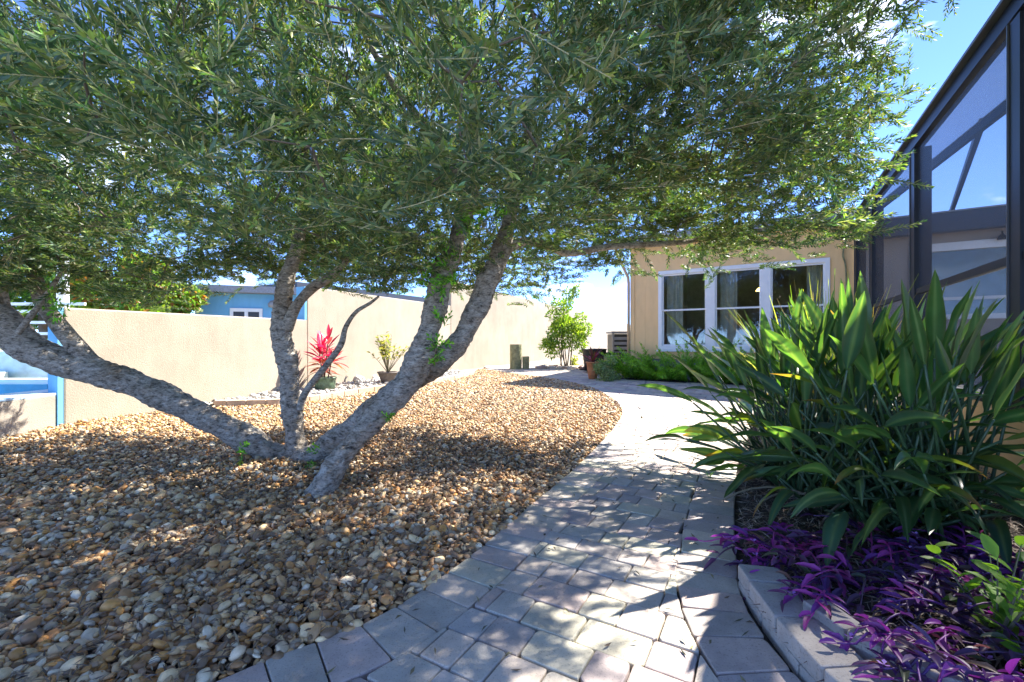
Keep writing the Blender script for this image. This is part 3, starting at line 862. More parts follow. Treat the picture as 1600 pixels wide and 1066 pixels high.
MB().tube([(-7.45, 7.55, 5.5), (-7.45, 7.55, 5.56)], [.09, .06], 12).build('cap', M['ac'], pole, smooth=True)

# ------------------------------------------------------------------ neighbour's blue house over the wall
nh = thing('blue_house', 'sky blue house with white windows and a flat grey roof over the garden wall', 'house', (-6, 16, 0))
HO = Vector((-9.0, 14.5, 0)); HE = Vector((.95, .31, 0)).normalized(); HN = Vector((.31, -.95, 0)).normalized()
MB().box(HO, HE, HN, -.95, 2.6, -4, 0, 0, 2.62).build('wall', M['blue_stucco'], nh)
MB().box(HO, HE, HN, -1.6, 2.9, -4.2, .45, 2.623, 2.83).build('roof', M['roofing'], nh)
for s0 in (.02, 1.75):
    w_ = MB()
    w_.box(HO, HE, HN, s0, s0 + .92, .003, .05, 2.04, 2.15).box(HO, HE, HN, s0, s0 + .09, .003, .05, 1.2, 2.037).box(HO, HE, HN, s0 + .41, s0 + .51, .003, .05, 1.2, 2.037).box(HO, HE, HN, s0 + .83, s0 + .92, .003, .05, 1.2, 2.037)
    wo = w_.build('window', M['white'], nh)
    for a in (s0 + .093, s0 + .513):
        g = MB().box(HO, HE, HN, a, a + .314, .003, .015, 1.2, 2.037).build('pane', M['pool_blue'] if a < 0 else M['fascia'], wo); g.location = (0, 0, 0)
MB().add(*lathe([(.0, .13), (.12, .10), (.19, .0), (.17, -.1), (.0, -.14)], HO + HE * 1.3 + HN * .12 + Vector((0, 0, 2.3)), 14)).build('wall_lamp', M['ac'], nh, smooth=True)
# longer wing further back, its roof edge runs along above the wall
WO = Vector((-7.6, 18.5, 0)); WE = Vector((.50, .866, 0)).normalized(); WN = Vector((.866, -.5, 0)).normalized()
MB().box(WO, WE, WN, -1, 13.3, -5, 0, 0, 2.9).build('wing_wall', M['pale_blue'], nh)
MB().box(WO, WE, WN, -1.6, 13.8, -5.2, .5, 3.05, 3.30).build('wing_roof', M['fascia'], nh)
MB().box(WO, WE, WN, -1, 13.3, -5, .2, 2.903, 3.047).build('wing_fascia', M['blue_stucco'], nh)

# ------------------------------------------------------------------ leaf kit
def blade(spine, widths, side, fold=.15, ncol=5, wave=0.0, seed=0):
    """leaf surface along a spine; side: the half-width direction at each station; returns verts, faces, column index per vertex"""
    rr = random.Random(seed)
    v, f, colidx = [], [], []
    n = len(spine)
    ph = rr.uniform(0, 6)
    for i, p in enumerate(spine):
        d = (spine[min(i + 1, n - 1)] - spine[max(i - 1, 0)]).normalized()
        s = side[i] if isinstance(side, list) else side
        s = (s - d * s.dot(d)).normalized(); nn = s.cross(d).normalized()
        for c in range(ncol):
            t_ = (c / (ncol - 1)) * 2 - 1
            w_ = widths[i]
            up = fold * abs(t_) * w_ + wave * w_ * math.sin(i * 1.3 + ph + t_) * abs(t_)
            v.append(p + s * t_ * w_ * math.sqrt(max(.05, 1 - fold * fold)) + nn * up); colidx.append(abs(t_))
    for i in range(n - 1):
        for c in range(ncol - 1):
            f.append((i * ncol + c, i * ncol + c + 1, (i + 1) * ncol + c + 1, (i + 1) * ncol + c))
    return v, f, colidx

def leaf_profile(n, peak=.4, sharp=1.0):
    out = []
    for i in range(n):
        s = i / (n - 1)
        a = (s / peak) if s < peak else (1 - (s - peak) / (1 - peak))
        a = max(0, a)
        out.append(max(.02, math.sin(a * math.pi / 2) ** sharp))
    return out

def arc(p0, d0, L, n, droop, rr=None):
    """points of a stem that starts along d0 and bends down"""
    p, d = Vector(p0), Vector(d0).normalized()
    out = [p.copy()]
    for i in range(n):
        d = (d + Vector((0, 0, -droop / n))).normalized()
        p = p + d * (L / n); out.append(p.copy())
    return out, d

# ------------------------------------------------------------------ bird of paradise
def cage_clear(p):
    return (p - CAGE_K).dot(CAGE_N)
bop_c = Vector((2.2, 2.9, gz(2.9) + BED_H))
bop = thing('bird_of_paradise', 'big clump of glossy dark green paddle leaves beside the paved path', 'plant', tuple(bop_c))
rr = random.Random(77)
p_leaf, p_stalk = Pool('leaf', 'foliage', M['strel'], bop), Pool('stalk', 'stalks', M['stalk'], bop)
made = 0
tries = 0
while made < 430 and tries < 6000:
    tries += 1
    u = rr.random()
    az = rr.uniform(0, 2 * math.pi)
    front = False
    if u < .34:    el, L, bl = rad(rr.uniform(60, 86)), rr.uniform(.60, 1.02), rr.uniform(.34, .48)
    elif u < .62:  el, L, bl = rad(rr.uniform(38, 62)), rr.uniform(.52, .88), rr.uniform(.32, .48)
    elif u < .84:
        el, L, bl = rad(rr.uniform(12, 42)), rr.uniform(.45, .86), rr.uniform(.30, .46)
        if rr.random() < .6: az = rr.uniform(2.0, 4.3)
    else:
        el, L, bl = rad(rr.uniform(20, 60)), rr.uniform(.25, .55), rr.uniform(.28, .40); front = True
        az = rr.uniform(3.2, 5.6)
    a2 = rr.uniform(0, 2 * math.pi); rb = .60 * math.sqrt(rr.random())
    base = bop_c + Vector((math.cos(a2) * rb * .8, math.sin(a2) * rb * 1.15, -.02))
    if front: base = bop_c + Vector((rr.uniform(-.45, .35), rr.uniform(-.75, -.2), -.02))
    out_dir = Vector((math.cos(az), math.sin(az), 0))
    d0 = out_dir * math.cos(el) + UPV * math.sin(el)
    dr = rr.uniform(.15, .55) if el > rad(40) else rr.uniform(.35, .75)
    st, d1 = arc(base, d0, L, 6, dr)
    bs, d2 = arc(st[-1], (d1 + UPV * rr.uniform(-.25, .12)).normalized(), bl, 9, 1.3 if front else rr.uniform(.1, .9) if u > .34 else rr.uniform(-.1, .4))
    if min(cage_clear(p) for p in st + bs) < .06: continue
    if min(p.z - gz(p.y) for p in bs) < .09: continue
    if bs[-1].y < 1.65 or (bs[-1].x < .9 and bs[-1].y < 3.0): continue
    if min(p.x - 1.16 for p in bs) < 0 and bs[-1].y < 2.8: continue
    hs = out_dir.cross(UPV)
    roll = rr.gauss(0, .7)
    side = hs * math.cos(roll) + UPV * math.sin(roll)
    if abs(side.normalized().dot(d2)) > .9: continue
    wmax = rr.uniform(.027, .046) * (bl / .4)
    prof = leaf_profile(10, rr.uniform(.3, .42), .8)
    v, f, ci = blade(bs, [wmax * p for p in prof], side, fold=rr.uniform(.1, .6), ncol=7, wave=rr.uniform(.05, .28), seed=made)
    age = rr.random()
    c = np.array((.045, .115, .040)) * rr.uniform(.7, 1.3)
    if age > .90 and u > .34: c = np.array((.12, .17, .035))
    elif age < .3: c = np.array((.038, .100, .058)) * rr.uniform(.75, 1.2)
    ci = np.array(ci)[:, None]
    col = np.where(ci < .05, np.array((.11, .18, .075)), c * (1 - .15 * (ci > .4)))
    col = np.where(ci > .95, col * .75 + np.array((.10, .08, .02)) * .25, col)
    st_ = np.arange(len(v)) // 7
    if age > .80 and (u > .34 or age < .86):
        w_ = np.clip((st_ - rr.uniform(4.5, 8)) / 2.5, 0, 1)[:, None]
        col = col * (1 - w_) + np.array((.24, .13, .05)) * w_
    p_leaf.add(v, f, col, bl)
    tv, tf = tube(st, [.0115 - .001 * i for i in range(7)], 6)
    p_stalk.add(tv, tf, np.tile(np.array((.05, .10, .04)) * rr.uniform(.7, 1.2), (len(tv), 1)), L)
    made += 1
p_leaf.build(); p_stalk.build()
# a few dead, curled brown leaves
for k in range(26):
    az = rr.uniform(2.2, 5.4)
    st, d1 = arc(bop_c + Vector((rr.uniform(-.4, .3), rr.uniform(-.5, .3), 0)), Vector((math.cos(az), math.sin(az), .9)), rr.uniform(.35, .6), 7, 1.4)
    bs, d2 = arc(st[-1], d1, .25, 8, 1.2)
    if min(cage_clear(p) for p in bs) < .06 or bs[-1].x < 1.1: continue
    v, f, ci = blade(bs, [.018 * p for p in leaf_profile(9, .4, .8)], Vector((-math.sin(az), math.cos(az), .3)), fold=.7, ncol=5, wave=.3, seed=k)
    mesh('dry_leaf', v, f, M['litter'], bop, col=np.tile((.30, .20, .11), (len(v), 1)), smooth=True)
    tv, tf = tube(st, [.007] * 8, 5)
    mesh('dry_stalk', tv, tf, M['litter'], bop, col=np.tile((.24, .19, .12), (len(tv), 1)), smooth=True)

# ------------------------------------------------------------------ purple trailing plant
ph = thing('purple_heart', 'sprawling violet-leaved ground cover with tiny lilac flowers spilling over the kerb', 'plant', (1.4, 1.7, .08))
rr = random.Random(99)
nleaf = 0
q_leaf, q_stem, q_fl = Pool('leaf', 'foliage', M['purple'], ph), Pool('stem', 'stems', M['purple'], ph), 0
PURP = [(.13, .032, .20), (.19, .034, .23), (.08, .03, .14), (.28, .04, .22), (.10, .05, .11), (.06, .03, .10)]
stems = 0
while stems < 250:
    x, y = rr.uniform(.98, 2.35), rr.uniform(1.1, 2.25)
    if x < .98 + .35 * abs(y - 1.7) ** 1.5 and y < 1.4: continue
    p0 = Vector((x, y, gz(y) + BED_H + rr.uniform(.02, .07)))
    if cage_clear(p0) < .1 or (x < 1.12 and y < 1.62): continue
    az = rr.uniform(0, 2 * math.pi) if rr.random() < .45 else rr.gauss(math.pi * 1.17, .5)
    L = rr.uniform(.12, .27)
    st, d1 = arc(p0, Vector((math.cos(az), math.sin(az), rr.uniform(.35, 1.1))), L, 6, rr.uniform(.6, 1.6))
    if min(p.x for p in st) < .93: continue
    stems += 1
    for q in st:
        if q.z < gz(q.y) + .06: q.z = gz(q.y) + .06
        if q.x < 1.12 and q.y < 1.75 and q.z < gz(q.y) + .135: q.z = gz(q.y) + .14
        if inside([tuple(p) for p in K_IN] + [tuple(p) for p in offset(K_IN, .1)][::-1], [q.x], [q.y])[0] and q.z < gz(q.y) + .165: q.z = gz(q.y) + .172
    c = np.array(PURP[rr.randrange(6)]) * rr.uniform(.8, 1.35)
    tv, tf = tube(st, [.0045, .0045, .004, .004, .0035, .003, .003], 5)
    q_stem.add(tv, tf, np.tile(c * 1.3 + np.array((.02, .02, 0)), (len(tv), 1)), L)
    for i in range(1, 7):
        if i < 6 and rr.random() < .25: continue
        d = (st[i] - st[i - 1]).normalized()
        sd = d.cross(UPV).normalized() * (1 if i % 2 else -1)
        dd = (d * rr.uniform(.4, .9) + sd * rr.uniform(.5, 1) + UPV * rr.uniform(.1, .6)).normalized()
        if i == 6: dd = (d + UPV * .2).normalized()
        ll = rr.uniform(.055, .095)
        bs, d2 = arc(st[i], dd, ll, 6, rr.uniform(.2, 1.0))
        s2 = dd.cross(UPV).normalized() + UPV * rr.gauss(0, .4)
        v, f, ci = blade(bs, [rr.uniform(.0115, .0165) * p for p in leaf_profile(7, .3, .7)], s2, fold=.55, ncol=5, seed=nleaf)
        q_leaf.add(v, f, np.tile((c if rr.random() > .12 else np.array(((.07, .09, .05), (.16, .11, .07), (.09, .05, .07))[nleaf % 3])) * rr.uniform(.7, 1.3), (len(v), 1)), ll)
        nleaf += 1
    if stems % 6 == 0:
        fc = st[-1] + UPV * .012
        fv, ff_ = [fc], []
        for k in range(3):
            a = k * 2.094 + rr.random()
            u1, u2 = Vector((math.cos(a - .5), math.sin(a - .5), .35)) * .013, Vector((math.cos(a + .5), math.sin(a + .5), .35)) * .013
            b0 = len(fv); fv += [fc + u1, fc + (u1 + u2) * .75, fc + u2]; ff_.append((0, b0, b0 + 1, b0 + 2))
        mesh('flower', fv, ff_, M['purple'], ph, col=np.tile((.50, .28, .70), (len(fv), 1)))

q_leaf.build(); q_stem.build()
# ------------------------------------------------------------------ broad-leaved small shrubs
def leafy_shrub(name, label, cat, base, nst, hmin, hmax, leaf_l, leaf_w, cols, seed, spread=.8, mat='soft', up=1.0, group=None, per=7, stemcol=(.16, .14, .08), droop=.4, clear=False, parts=True, start=1):
    rr = random.Random(seed)
    t_ = thing(name, label, cat, tuple(base), group)
    lv, lf, lc = [], [], []
    n = 0
    for k in range(nst):
        az = rr.uniform(0, 2 * math.pi); L = rr.uniform(hmin, hmax)
        st, d1 = arc(Vector(base), Vector((math.cos(az) * spread * rr.random(), math.sin(az) * spread * rr.random(), up)), L, 8, droop * rr.random())
        if clear and min(cage_clear(p) for p in st) < .08: continue
        tv, tf = tube(st, [max(.0025, .008 - .0008 * i) * (L / .6) ** .5 for i in range(9)], 5)
        mesh('stem', tv, tf, M['twig'], t_, col=np.tile(stemcol, (len(tv), 1)), smooth=True)
        for i in range(per):
            s = start + (8 - start) * (i + rr.random()) / per; j = min(7, int(s)); p = st[j].lerp(st[j + 1], s - j)
            a = rr.uniform(0, 2 * math.pi); d = (st[j + 1] - st[j]).normalized()
            dd = (Vector((math.cos(a), math.sin(a), rr.uniform(.1, .8))) + d * .5).normalized()
            ll = leaf_l * rr.uniform(.7, 1.25)
            bs, d2 = arc(p, dd, ll, 5, rr.uniform(.2, .8))
            v, f, ci = blade(bs, [leaf_w * rr.uniform(.85, 1.1) * q for q in leaf_profile(6, .45, .7)], dd.cross(UPV) + UPV * rr.gauss(0, .3), fold=.25, ncol=3, seed=n)
            c = np.array(cols[rr.randrange(len(cols))]) * rr.uniform(.8, 1.2)
            n += 1
            if parts: mesh('leaf', v, f, M[mat], t_, col=np.tile(c, (len(v), 1)), smooth=True)
            else:
                b0 = len(lv); lv += v; lf += [tuple(x + b0 for x in q) for q in f]; lc += [c] * len(v)
    if lv: tag(mesh('foliage', lv, lf, M[mat], t_, col=np.array(lc), smooth=True), kind='stuff')
    return t_
LIME = [(.16, .30, .035), (.20, .34, .05), (.12, .24, .03)]
for i, (x, y, ns, hh, lb) in enumerate(((1.62, 1.52, 11, .40, 'bright lime-green shrub with rounded leaves rising among the violet leaves'), (1.50, 1.24, 9, .22, 'small lime-green seedling with oval leaves behind the back row of kerb blocks'))):
    leafy_shrub('lime_shrub', lb, 'shrub', (x, y, gz(y) + BED_H), ns, hh * .6, hh, .075, .019, LIME, 200 + i, spread=1.0, per=8, group='lime-green shrubs among the violet plant', clear=True)

# ------------------------------------------------------------------ variegated grass behind the clump
gb = P(1285, 585, 5.0); gb.z = gz(5.0) + BED_H
vg = thing('ornamental_grass', 'tall yellow-green striped grass growing in front of the window', 'grass clump', tuple(gb))
rr = random.Random(303)
for k in range(190):
    az = rr.uniform(0, 2 * math.pi); el = rad(rr.uniform(58, 88))
    base = gb + Vector((rr.gauss(0, .16), rr.gauss(0, .16), 0))
    L = rr.uniform(.7, 1.75)
    st, d1 = arc(base, Vector((math.cos(az) * math.cos(el), math.sin(az) * math.cos(el), math.sin(el))), L, 10, rr.choice((.2, .35, .6, 1.3)))
    if min(cage_clear(p) for p in st) < .08: continue
    side = Vector((-math.sin(az), math.cos(az), rr.gauss(0, .2)))
    v, f, ci = blade(st, [.0085 * (1 - .8 * (i / 10) ** 2) for i in range(11)], side, fold=.3, ncol=3, seed=k)
    c = np.array(rr.choice(((.26, .34, .05), (.33, .38, .07), (.16, .27, .04), (.42, .42, .16), (.34, .24, .07)))) * rr.uniform(.8, 1.15)
    mesh('blade', v, f, M['soft'], vg, col=np.tile(c, (len(v), 1)), smooth=True)

# ------------------------------------------------------------------ foxtail ferns along the house
fern_bed = [(2.05, 11.0), (2.26, 10.72), (2.82, 10.02), (3.7, 9.64), (4.72, 9.22), (5.6, 8.6), (6.4, 8.3), (6.4, 8.55), (3.0, 10.85), (2.4, 11.6)]
soil_sheet('fern_bed', fern_bed, .03)
def plume_mesh(seed):
    rr = random.Random(seed)
    v, f, c = [], [], []
    L = .62
    st, _ = arc((0, 0, 0), (.42, 0, 1), L, 12, rr.uniform(.5, 1.3))
    base = np.array((.19, .36, .04))
    for i in range(12):
        for k in range(19):
            s = i + rr.random(); j = min(11, int(s)); p = st[j].lerp(st[j + 1], s - j)
            d = (st[j + 1] - st[j]).normalized()
            a = rr.uniform(0, 2 * math.pi); x_ = d.orthogonal().normalized(); y_ = d.cross(x_)
            rad_ = .070 * min(1.0, (s + .6) / 2.5) * (1 - .80 * (s / 12) ** 2.2)
            o_ = (x_ * math.cos(a) + y_ * math.sin(a)); tip = p + (o_ + d * .75).normalized() * rad_ * 1.25
            w_ = d.cross(o_).normalized() * .0055
            b0 = len(v); m_ = p.lerp(tip, .5)
            v += [p, m_ + w_, tip, m_ - w_]; f.append((b0, b0 + 1, b0 + 2, b0 + 3)); cc_ = base * rr.uniform(.6, 1.5); c += [cc_] * 4
    me = bpy.data.meshes.new('frond')
    me.from_pydata([tuple(x) for x in v], [], f); me.materials.append(M['soft'])
    at = me.attributes.new('col', 'FLOAT_COLOR', 'POINT'); q = np.ones((len(v), 4), np.float32); q[:, :3] = np.array(c); at.data.foreach_set('color', q.ravel())
    return me
plumes = [plume_mesh(k) for k in range(6)]
rr = random.Random(404)
fl = ['bushy foxtail fern at the house corner, fronds leaning over the paving', 'foxtail fern with bright green plumes second along the house wall', 'foxtail fern below the first window pane', 'foxtail fern below the gap between first and second window panes', 'foxtail fern below the middle window pane', 'foxtail fern below the second white mullion', 'foxtail fern half hidden by the paddle leaves']
for k, (s, n_) in enumerate(((-.50, .62), (-.02, .55), (.42, .50), (.88, .50), (1.38, .46), (1.9, .42), (2.5, .40))):
    p = W0 + E * s + N * (n_ * .62); p.z = gz(p.y) + .02
    ft = thing('foxtail_fern', fl[k], 'fern', tuple(p), 'foxtail ferns along the house wall')
    for i in range(22):
        o = bpy.data.objects.new('frond', plumes[rr.randrange(6)]); COL.objects.link(o); o.parent = ft
        az = rr.uniform(0, 2 * math.pi)
        while (Vector((math.cos(az), math.sin(az), 0)).dot(N) < -.35): az = rr.uniform(0, 2 * math.pi)
        o.location = (rr.uniform(-.22, .22), rr.uniform(-.16, .12), 0)
        o.rotation_euler = (rr.uniform(-.12, .12), rr.uniform(-.2, .65), az)
        sc_ = rr.uniform(1.1, 1.65); o.scale = (sc_, sc_, sc_)

# ------------------------------------------------------------------ raised planter strip by the wall
plz = thing('planter_edging', 'curved low edging of tan concrete blocks along the garden wall', 'edging', (CURB_E[0][0], CURB_E[0][1], gz(6.6)))
kerb_save = kerb; kerb = plz
CURBC = [(.60, .45, .30), (.56, .42, .29), (.62, .48, .34)]
ce = [Vector(p) for p in spline(CURB_E[:6], 8)]
block_row(ce, offset(ce, .10), list(range(0, len(ce), 2)), -.02, .105, 9)
kerb = kerb_save
strip = [tuple(p) for p in offset(ce, .1)] + [(-1.6, 12.2), tuple((WA + WD1 * 6.5 + NW1 * .0).xy), tuple((WA + WD1 * 1.1 + NW1 * .0).xy)]
white_rocks = sheet('rock_strip', strip, .05, M['ground'])
rs = np.random.default_rng(61)
x, y = rs.uniform(-4.7, -.9, 9000), rs.uniform(6.4, 12.2, 9000)
ok = inside(strip, x, y); x, y = x[ok][:2600], y[ok][:2600]
sv, sf_ = place(sh2, f2, np.stack([x, y, gz(y) + .045 + rs.uniform(0, .03, len(x))], 1), np.clip(np.exp(rs.normal(math.log(.03), .40, len(x))), .02, .10), 62)
sc_ = np.repeat(np.array([(.50, .47, .43), (.42, .39, .34), (.56, .53, .49), (.30, .27, .23)])[rs.integers(0, 4, len(x))], sh2.shape[1], axis=0)
tag(mesh_np('pebbles', sv.reshape(-1, 3), sf_.reshape(-1, 3), M['pebble'], white_rocks, col=sc_, smooth=True), kind='stuff')
def rock(p, s, label, seed):
    v, f = ico(3)
    d = np.array([mnoise.fractal(Vector(q) * 1.4 + Vector((seed * 3.1, 0, 0)), 1.0, 2.0, 4) for q in v])
    v = v * (1 + .35 * d[:, None]) * np.array([1, .8, .7]) * s + np.array(p)
    o = mesh_np('rock', v, f, M['pebble'], None, col=np.tile((.36, .33, .30), (len(v), 1)), smooth=False)
    return tag(o, label, 'rock', 'rocks in the planter by the wall')
for k, (px, py, s, lb) in enumerate(((434, 617, .16, 'grey rock between the upright olive stem and the wall edging'), (556, 600, .20, 'pale jagged rock lying between the two pots by the wall'), (582, 596, .15, 'darker jagged rock nearest the grey pot by the wall'))):
    g = G(px, py); rock((g.x, g.y, g.z + .06), s, lb, k + 2)

def pot(name, label, base, r0, r1, h, mat, soil=True, rim=.012):
    t_ = thing(name, label, 'plant pot', tuple(base))
    MB().add(*lathe([(0, .0), (r0, 0), (r0 + (r1 - r0) * .5, h * .5), (r1, h - .03), (r1 + rim, h - .03), (r1 + rim, h), (r1 - .012, h), (r1 - .02, h - .04)], base, 28)).build('pot_body', M[mat], t_, smooth=True)
    v, f = lathe([(r1 - .015, h - .035), (0.001, h - .02)], base, 20)
    mesh('potting_soil', v, f, M['soil'], t_)
    return t_
pb = G(508, 613); pb.z += .04
pot('planted_pot', 'mottled green glazed pot holding the red-leaved plant', pb, .17, .19, .24, 'green_pot')
# red cordyline
cd = thing('cordyline', 'tall pink and crimson leaved plant in the mottled green pot by the wall', 'plant', (pb.x, pb.y, pb.z + .2))
rr = random.Random(515)
REDS = [(.55, .03, .10), (.42, .02, .09), (.65, .07, .06), (.28, .03, .07), (.60, .05, .18)]
for k in range(4):
    st, _ = arc((pb.x + rr.uniform(-.05, .05), pb.y + rr.uniform(-.05, .05), pb.z + .2), (rr.uniform(-.2, .2), rr.uniform(-.2, .2), 1), (.75, .6, .5, .3)[k], 8, 0)
    tv, tf = tube(st, [.012] * 9, 6); mesh('stem', tv, tf, M['twig'], cd, col=np.tile((.22, .14, .10), (len(tv), 1)), smooth=True)
    for i in range(20):
        s = i / 19; p = st[2].lerp(st[-1], s) if k < 3 else st[-1]
        az = i * 2.4 + rr.random(); el = rad(-5 + 75 * s + rr.uniform(-10, 10))
        dd = Vector((math.cos(az) * math.cos(el), math.sin(az) * math.cos(el), math.sin(el)))
        ll = rr.uniform(.26, .40)
        bs, _ = arc(p, dd, ll, 8, rr.uniform(.2, .8))
        v, f, ci = blade(bs, [rr.uniform(.026, .036) * q for q in leaf_profile(9, .5, .8)], dd.cross(UPV).normalized() + UPV * rr.gauss(0, .3), fold=.3, ncol=5, seed=i)
        c = np.array(REDS[rr.randrange(5)]) if s > .35 else np.array(rr.choice(((.30, .14, .05), (.24, .07, .05), (.38, .20, .06))))
        mesh('leaf', v, f, M['red'], cd, col=np.tile(c * rr.uniform(.8, 1.2), (len(v), 1)), smooth=True)
pc = G(606, 602); pc.z += .04
pot('shrub_pot', 'tapered dark grey pot of the small shrub by the wall', pc, .13, .20, .24, 'grey_pot')
leafy_shrub('potted_shrub', 'airy olive-yellow shrub growing in the tapered grey pot', 'shrub', (pc.x, pc.y, pc.z + .21), 26, .55, .85, .085, .024, [(.20, .21, .07), (.26, .25, .10), (.14, .17, .06), (.34, .30, .12)], 616, spread=.75, per=10, start=4)

# ------------------------------------------------------------------ timber stumps, pots and plants at the far end
def stump(base, r_, h, label, seed):
    t_ = thing('timber_stump', label, 'stump', tuple(base), 'weathered timber stumps')
    n = 28; v = []; f = []
    for j, z in enumerate((0, h * .3, h * .65, h - .02, h)):
        for k in range(n):
            a = 2 * math.pi * k / n
            q = r_ * (1 + .05 * mnoise.noise(Vector((math.cos(a) * 2, math.sin(a) * 2, seed))) + .02 * math.cos(k * 2.1 + seed)) * (.95 if j == 4 else 1)
            v.append(Vector(base) + Vector((math.cos(a) * q, math.sin(a) * q, z)))
    for j in range(4):
        for k in range(n): f.append((j * n + k, j * n + (k + 1) % n, (j + 1) * n + (k + 1) % n, (j + 1) * n + k))
    mesh('bark_side', v, f, M['wood'], t_, smooth=True)
    top = [Vector(x) for x in v[-n:]]; c = Vector(base) + UPV * (h + .004)
    mesh('cut_top', top + [c], [(k, (k + 1) % n, n) for k in range(n)], M['tan'], t_)
    return t_
b1 = G(806, 578); stump(b1, .17, .74, 'taller of the two green-grey timber stumps against the white wall', 1)
b2 = G(820, 578); b2.x += .03; stump(b2, .10, .39, 'shorter timber stump touching the taller one at the white wall', 2)
b3 = G(963, 590); b3.y += .5; stump(b3, .20, .52, 'timber stump beside the house corner and the ferns', 3)

def leaf_cloud(blobs, n, L, Wd, cols, seed, bias=.35):
    """many small leaves filling lobes; returns verts, quads, colours"""
    r = np.random.default_rng(seed)
    blobs = np.array(blobs, float); vol = blobs[:, 3] * blobs[:, 4] * blobs[:, 5]
    k = r.choice(len(blobs), n, p=vol ** .75 / (vol ** .75).sum())
    d = r.normal(size=(n, 3)); d /= np.linalg.norm(d, axis=1)[:, None]
    rr_ = r.random(n) ** bias
    pos = blobs[k, :3] + d * blobs[k, 3:6] * rr_[:, None]
    a = r.normal(size=(n, 3)) + d * .9 + np.array([0, 0, .1]); a /= np.linalg.norm(a, axis=1)[:, None]
    s = np.cross(a, r.normal(size=(n, 3))); s /= np.linalg.norm(s, axis=1)[:, None]
    l = L * r.uniform(.6, 1.3, n)[:, None]; w = Wd * r.uniform(.7, 1.2, n)[:, None]
    nn = np.cross(a, s)
    v = np.stack([pos, pos + a * l * .5 + s * w / 2 + nn * w * .15, pos + a * l, pos + a * l * .5 - s * w / 2 + nn * w * .15], 1).reshape(-1, 3)
    f = np.arange(n * 4).reshape(-1, 4)
    c = np.repeat(np.array(cols)[r.integers(0, len(cols), n)] * r.uniform(.7, 1.25, (n, 1)), 4, axis=0)
    return v, f, c
def lobes(c, R, n, size, seed):
    r = np.random.default_rng(seed); out = []
    for i in range(n):
        d = r.normal(size=3); d /= np.linalg.norm(d); d *= r.random() ** .45
        s = size * r.uniform(.6, 1.25)
        out.append([c[0] + d[0] * R[0], c[1] + d[1] * R[1], c[2] + d[2] * R[2], s, s, s * .8])
    return out

# citrus-like bush
cbp = G(884, 577)
cb_ = thing('citrus_bush', 'yellow-green leafy bush on thin stems in front of the pale wall', 'bush', tuple(cbp))
bl_ = lobes((cbp.x + .05, cbp.y, cbp.z + 1.45), (.62, .55, .75), 22, .24, 71) + lobes((cbp.x - .35, cbp.y - .1, cbp.z + .65), (.35, .3, .45), 8, .18, 72) + lobes((cbp.x + .38, cbp.y - .1, cbp.z + .7), (.2, .3, .3), 5, .16, 73) + [[cbp.x + .3, cbp.y, cbp.z + 2.3, .12, .12, .2], [cbp.x + .1, cbp.y, cbp.z + 2.2, .2, .2, .2]]
v, f, c = leaf_cloud(bl_, 5200, .10, .045, [(.13, .24, .03), (.20, .30, .035), (.09, .18, .03), (.26, .34, .05)], 74)
tag(mesh_np('foliage', v, f, M['soft'], cb_, col=c), kind='stuff')
rr = random.Random(75)
for k in range(7):
    st, _ = arc((cbp.x + rr.uniform(-.15, .25), cbp.y + rr.uniform(-.1, .1), cbp.z), (rr.uniform(-.35, .35), rr.uniform(-.2, .2), 1), rr.uniform(1.2, 1.7), 8, 0)
    tv, tf = tube(st, [.022 - .0015 * i for i in range(9)], 6); mesh('stem', tv, tf, M['twig'], cb_, col=np.tile((.24, .19, .14), (len(tv), 1)), smooth=True)
tp = G(926, 594)
pot('terracotta_pot', 'slim orange terracotta pot holding the bromeliad', tp, .09, .145, .42, 'terracotta')
br = thing('bromeliad', 'dark red and green strappy rosette in the terracotta pot', 'plant', (tp.x, tp.y, tp.z + .4))
for k in range(26):
    az = k * 2.4; el = rad(rr.uniform(25, 85))
    dd = Vector((math.cos(az) * math.cos(el), math.sin(az) * math.cos(el), math.sin(el)))
    bs, _ = arc((tp.x, tp.y, tp.z + .4), dd, rr.uniform(.28, .45), 7, .7)
    v, f, ci = blade(bs, [.026 * q for q in leaf_profile(8, .3, .6)], dd.cross(UPV).normalized(), fold=.35, ncol=3, seed=k)
    mesh('leaf', v, f, M['red'], br, col=np.tile(rr.choice(((.20, .03, .05), (.30, .05, .08), (.12, .10, .03), (.10, .05, .04))), (len(v), 1)), smooth=True)
def mini_bush(name, label, p, R, n, L, Wd, cols, seed, cat='shrub'):
    t_ = thing(name, label, cat, tuple(p))
    v, f, c = leaf_cloud(lobes((p[0], p[1], p[2] + R[2] * .8), R, 12, min(R) * .5, seed), n, L, Wd, cols, seed + 1)
    tag(mesh_np('foliage', v, f, M['soft'], t_, col=c), kind='stuff')
    rr = random.Random(seed)
    for k in range(4):
        st, _ = arc(p, (rr.uniform(-.5, .5), rr.uniform(-.5, .5), 1), R[2] * 1.1, 4, 0)
        tv, tf = tube(st, [.008, .007, .006, .005, .004], 5); mesh('stem', tv, tf, M['twig'], t_, col=np.tile((.2, .16, .1), (len(tv), 1)))
g = G(943, 596); mini_bush('silver_shrub', 'low silvery green shrub between the terracotta pot and the ferns', (g.x, g.y, g.z), (.36, .28, .34), 2200, .06, .025, [(.20, .27, .15), (.26, .33, .20), (.12, .20, .08)], 81)
g = G(898, 577); mini_bush('yellow_sprig', 'tiny yellow-green plant at the foot of the far wall', (g.x, g.y, g.z), (.09, .09, .28), 160, .09, .04, [(.30, .34, .05)], 83)
d1_ = Vector((2.35, 13.0, gz(13)));  pot('black_pot', 'wide black plastic pot standing by the far wall', d1_, .28, .34, .62, 'black_pot')
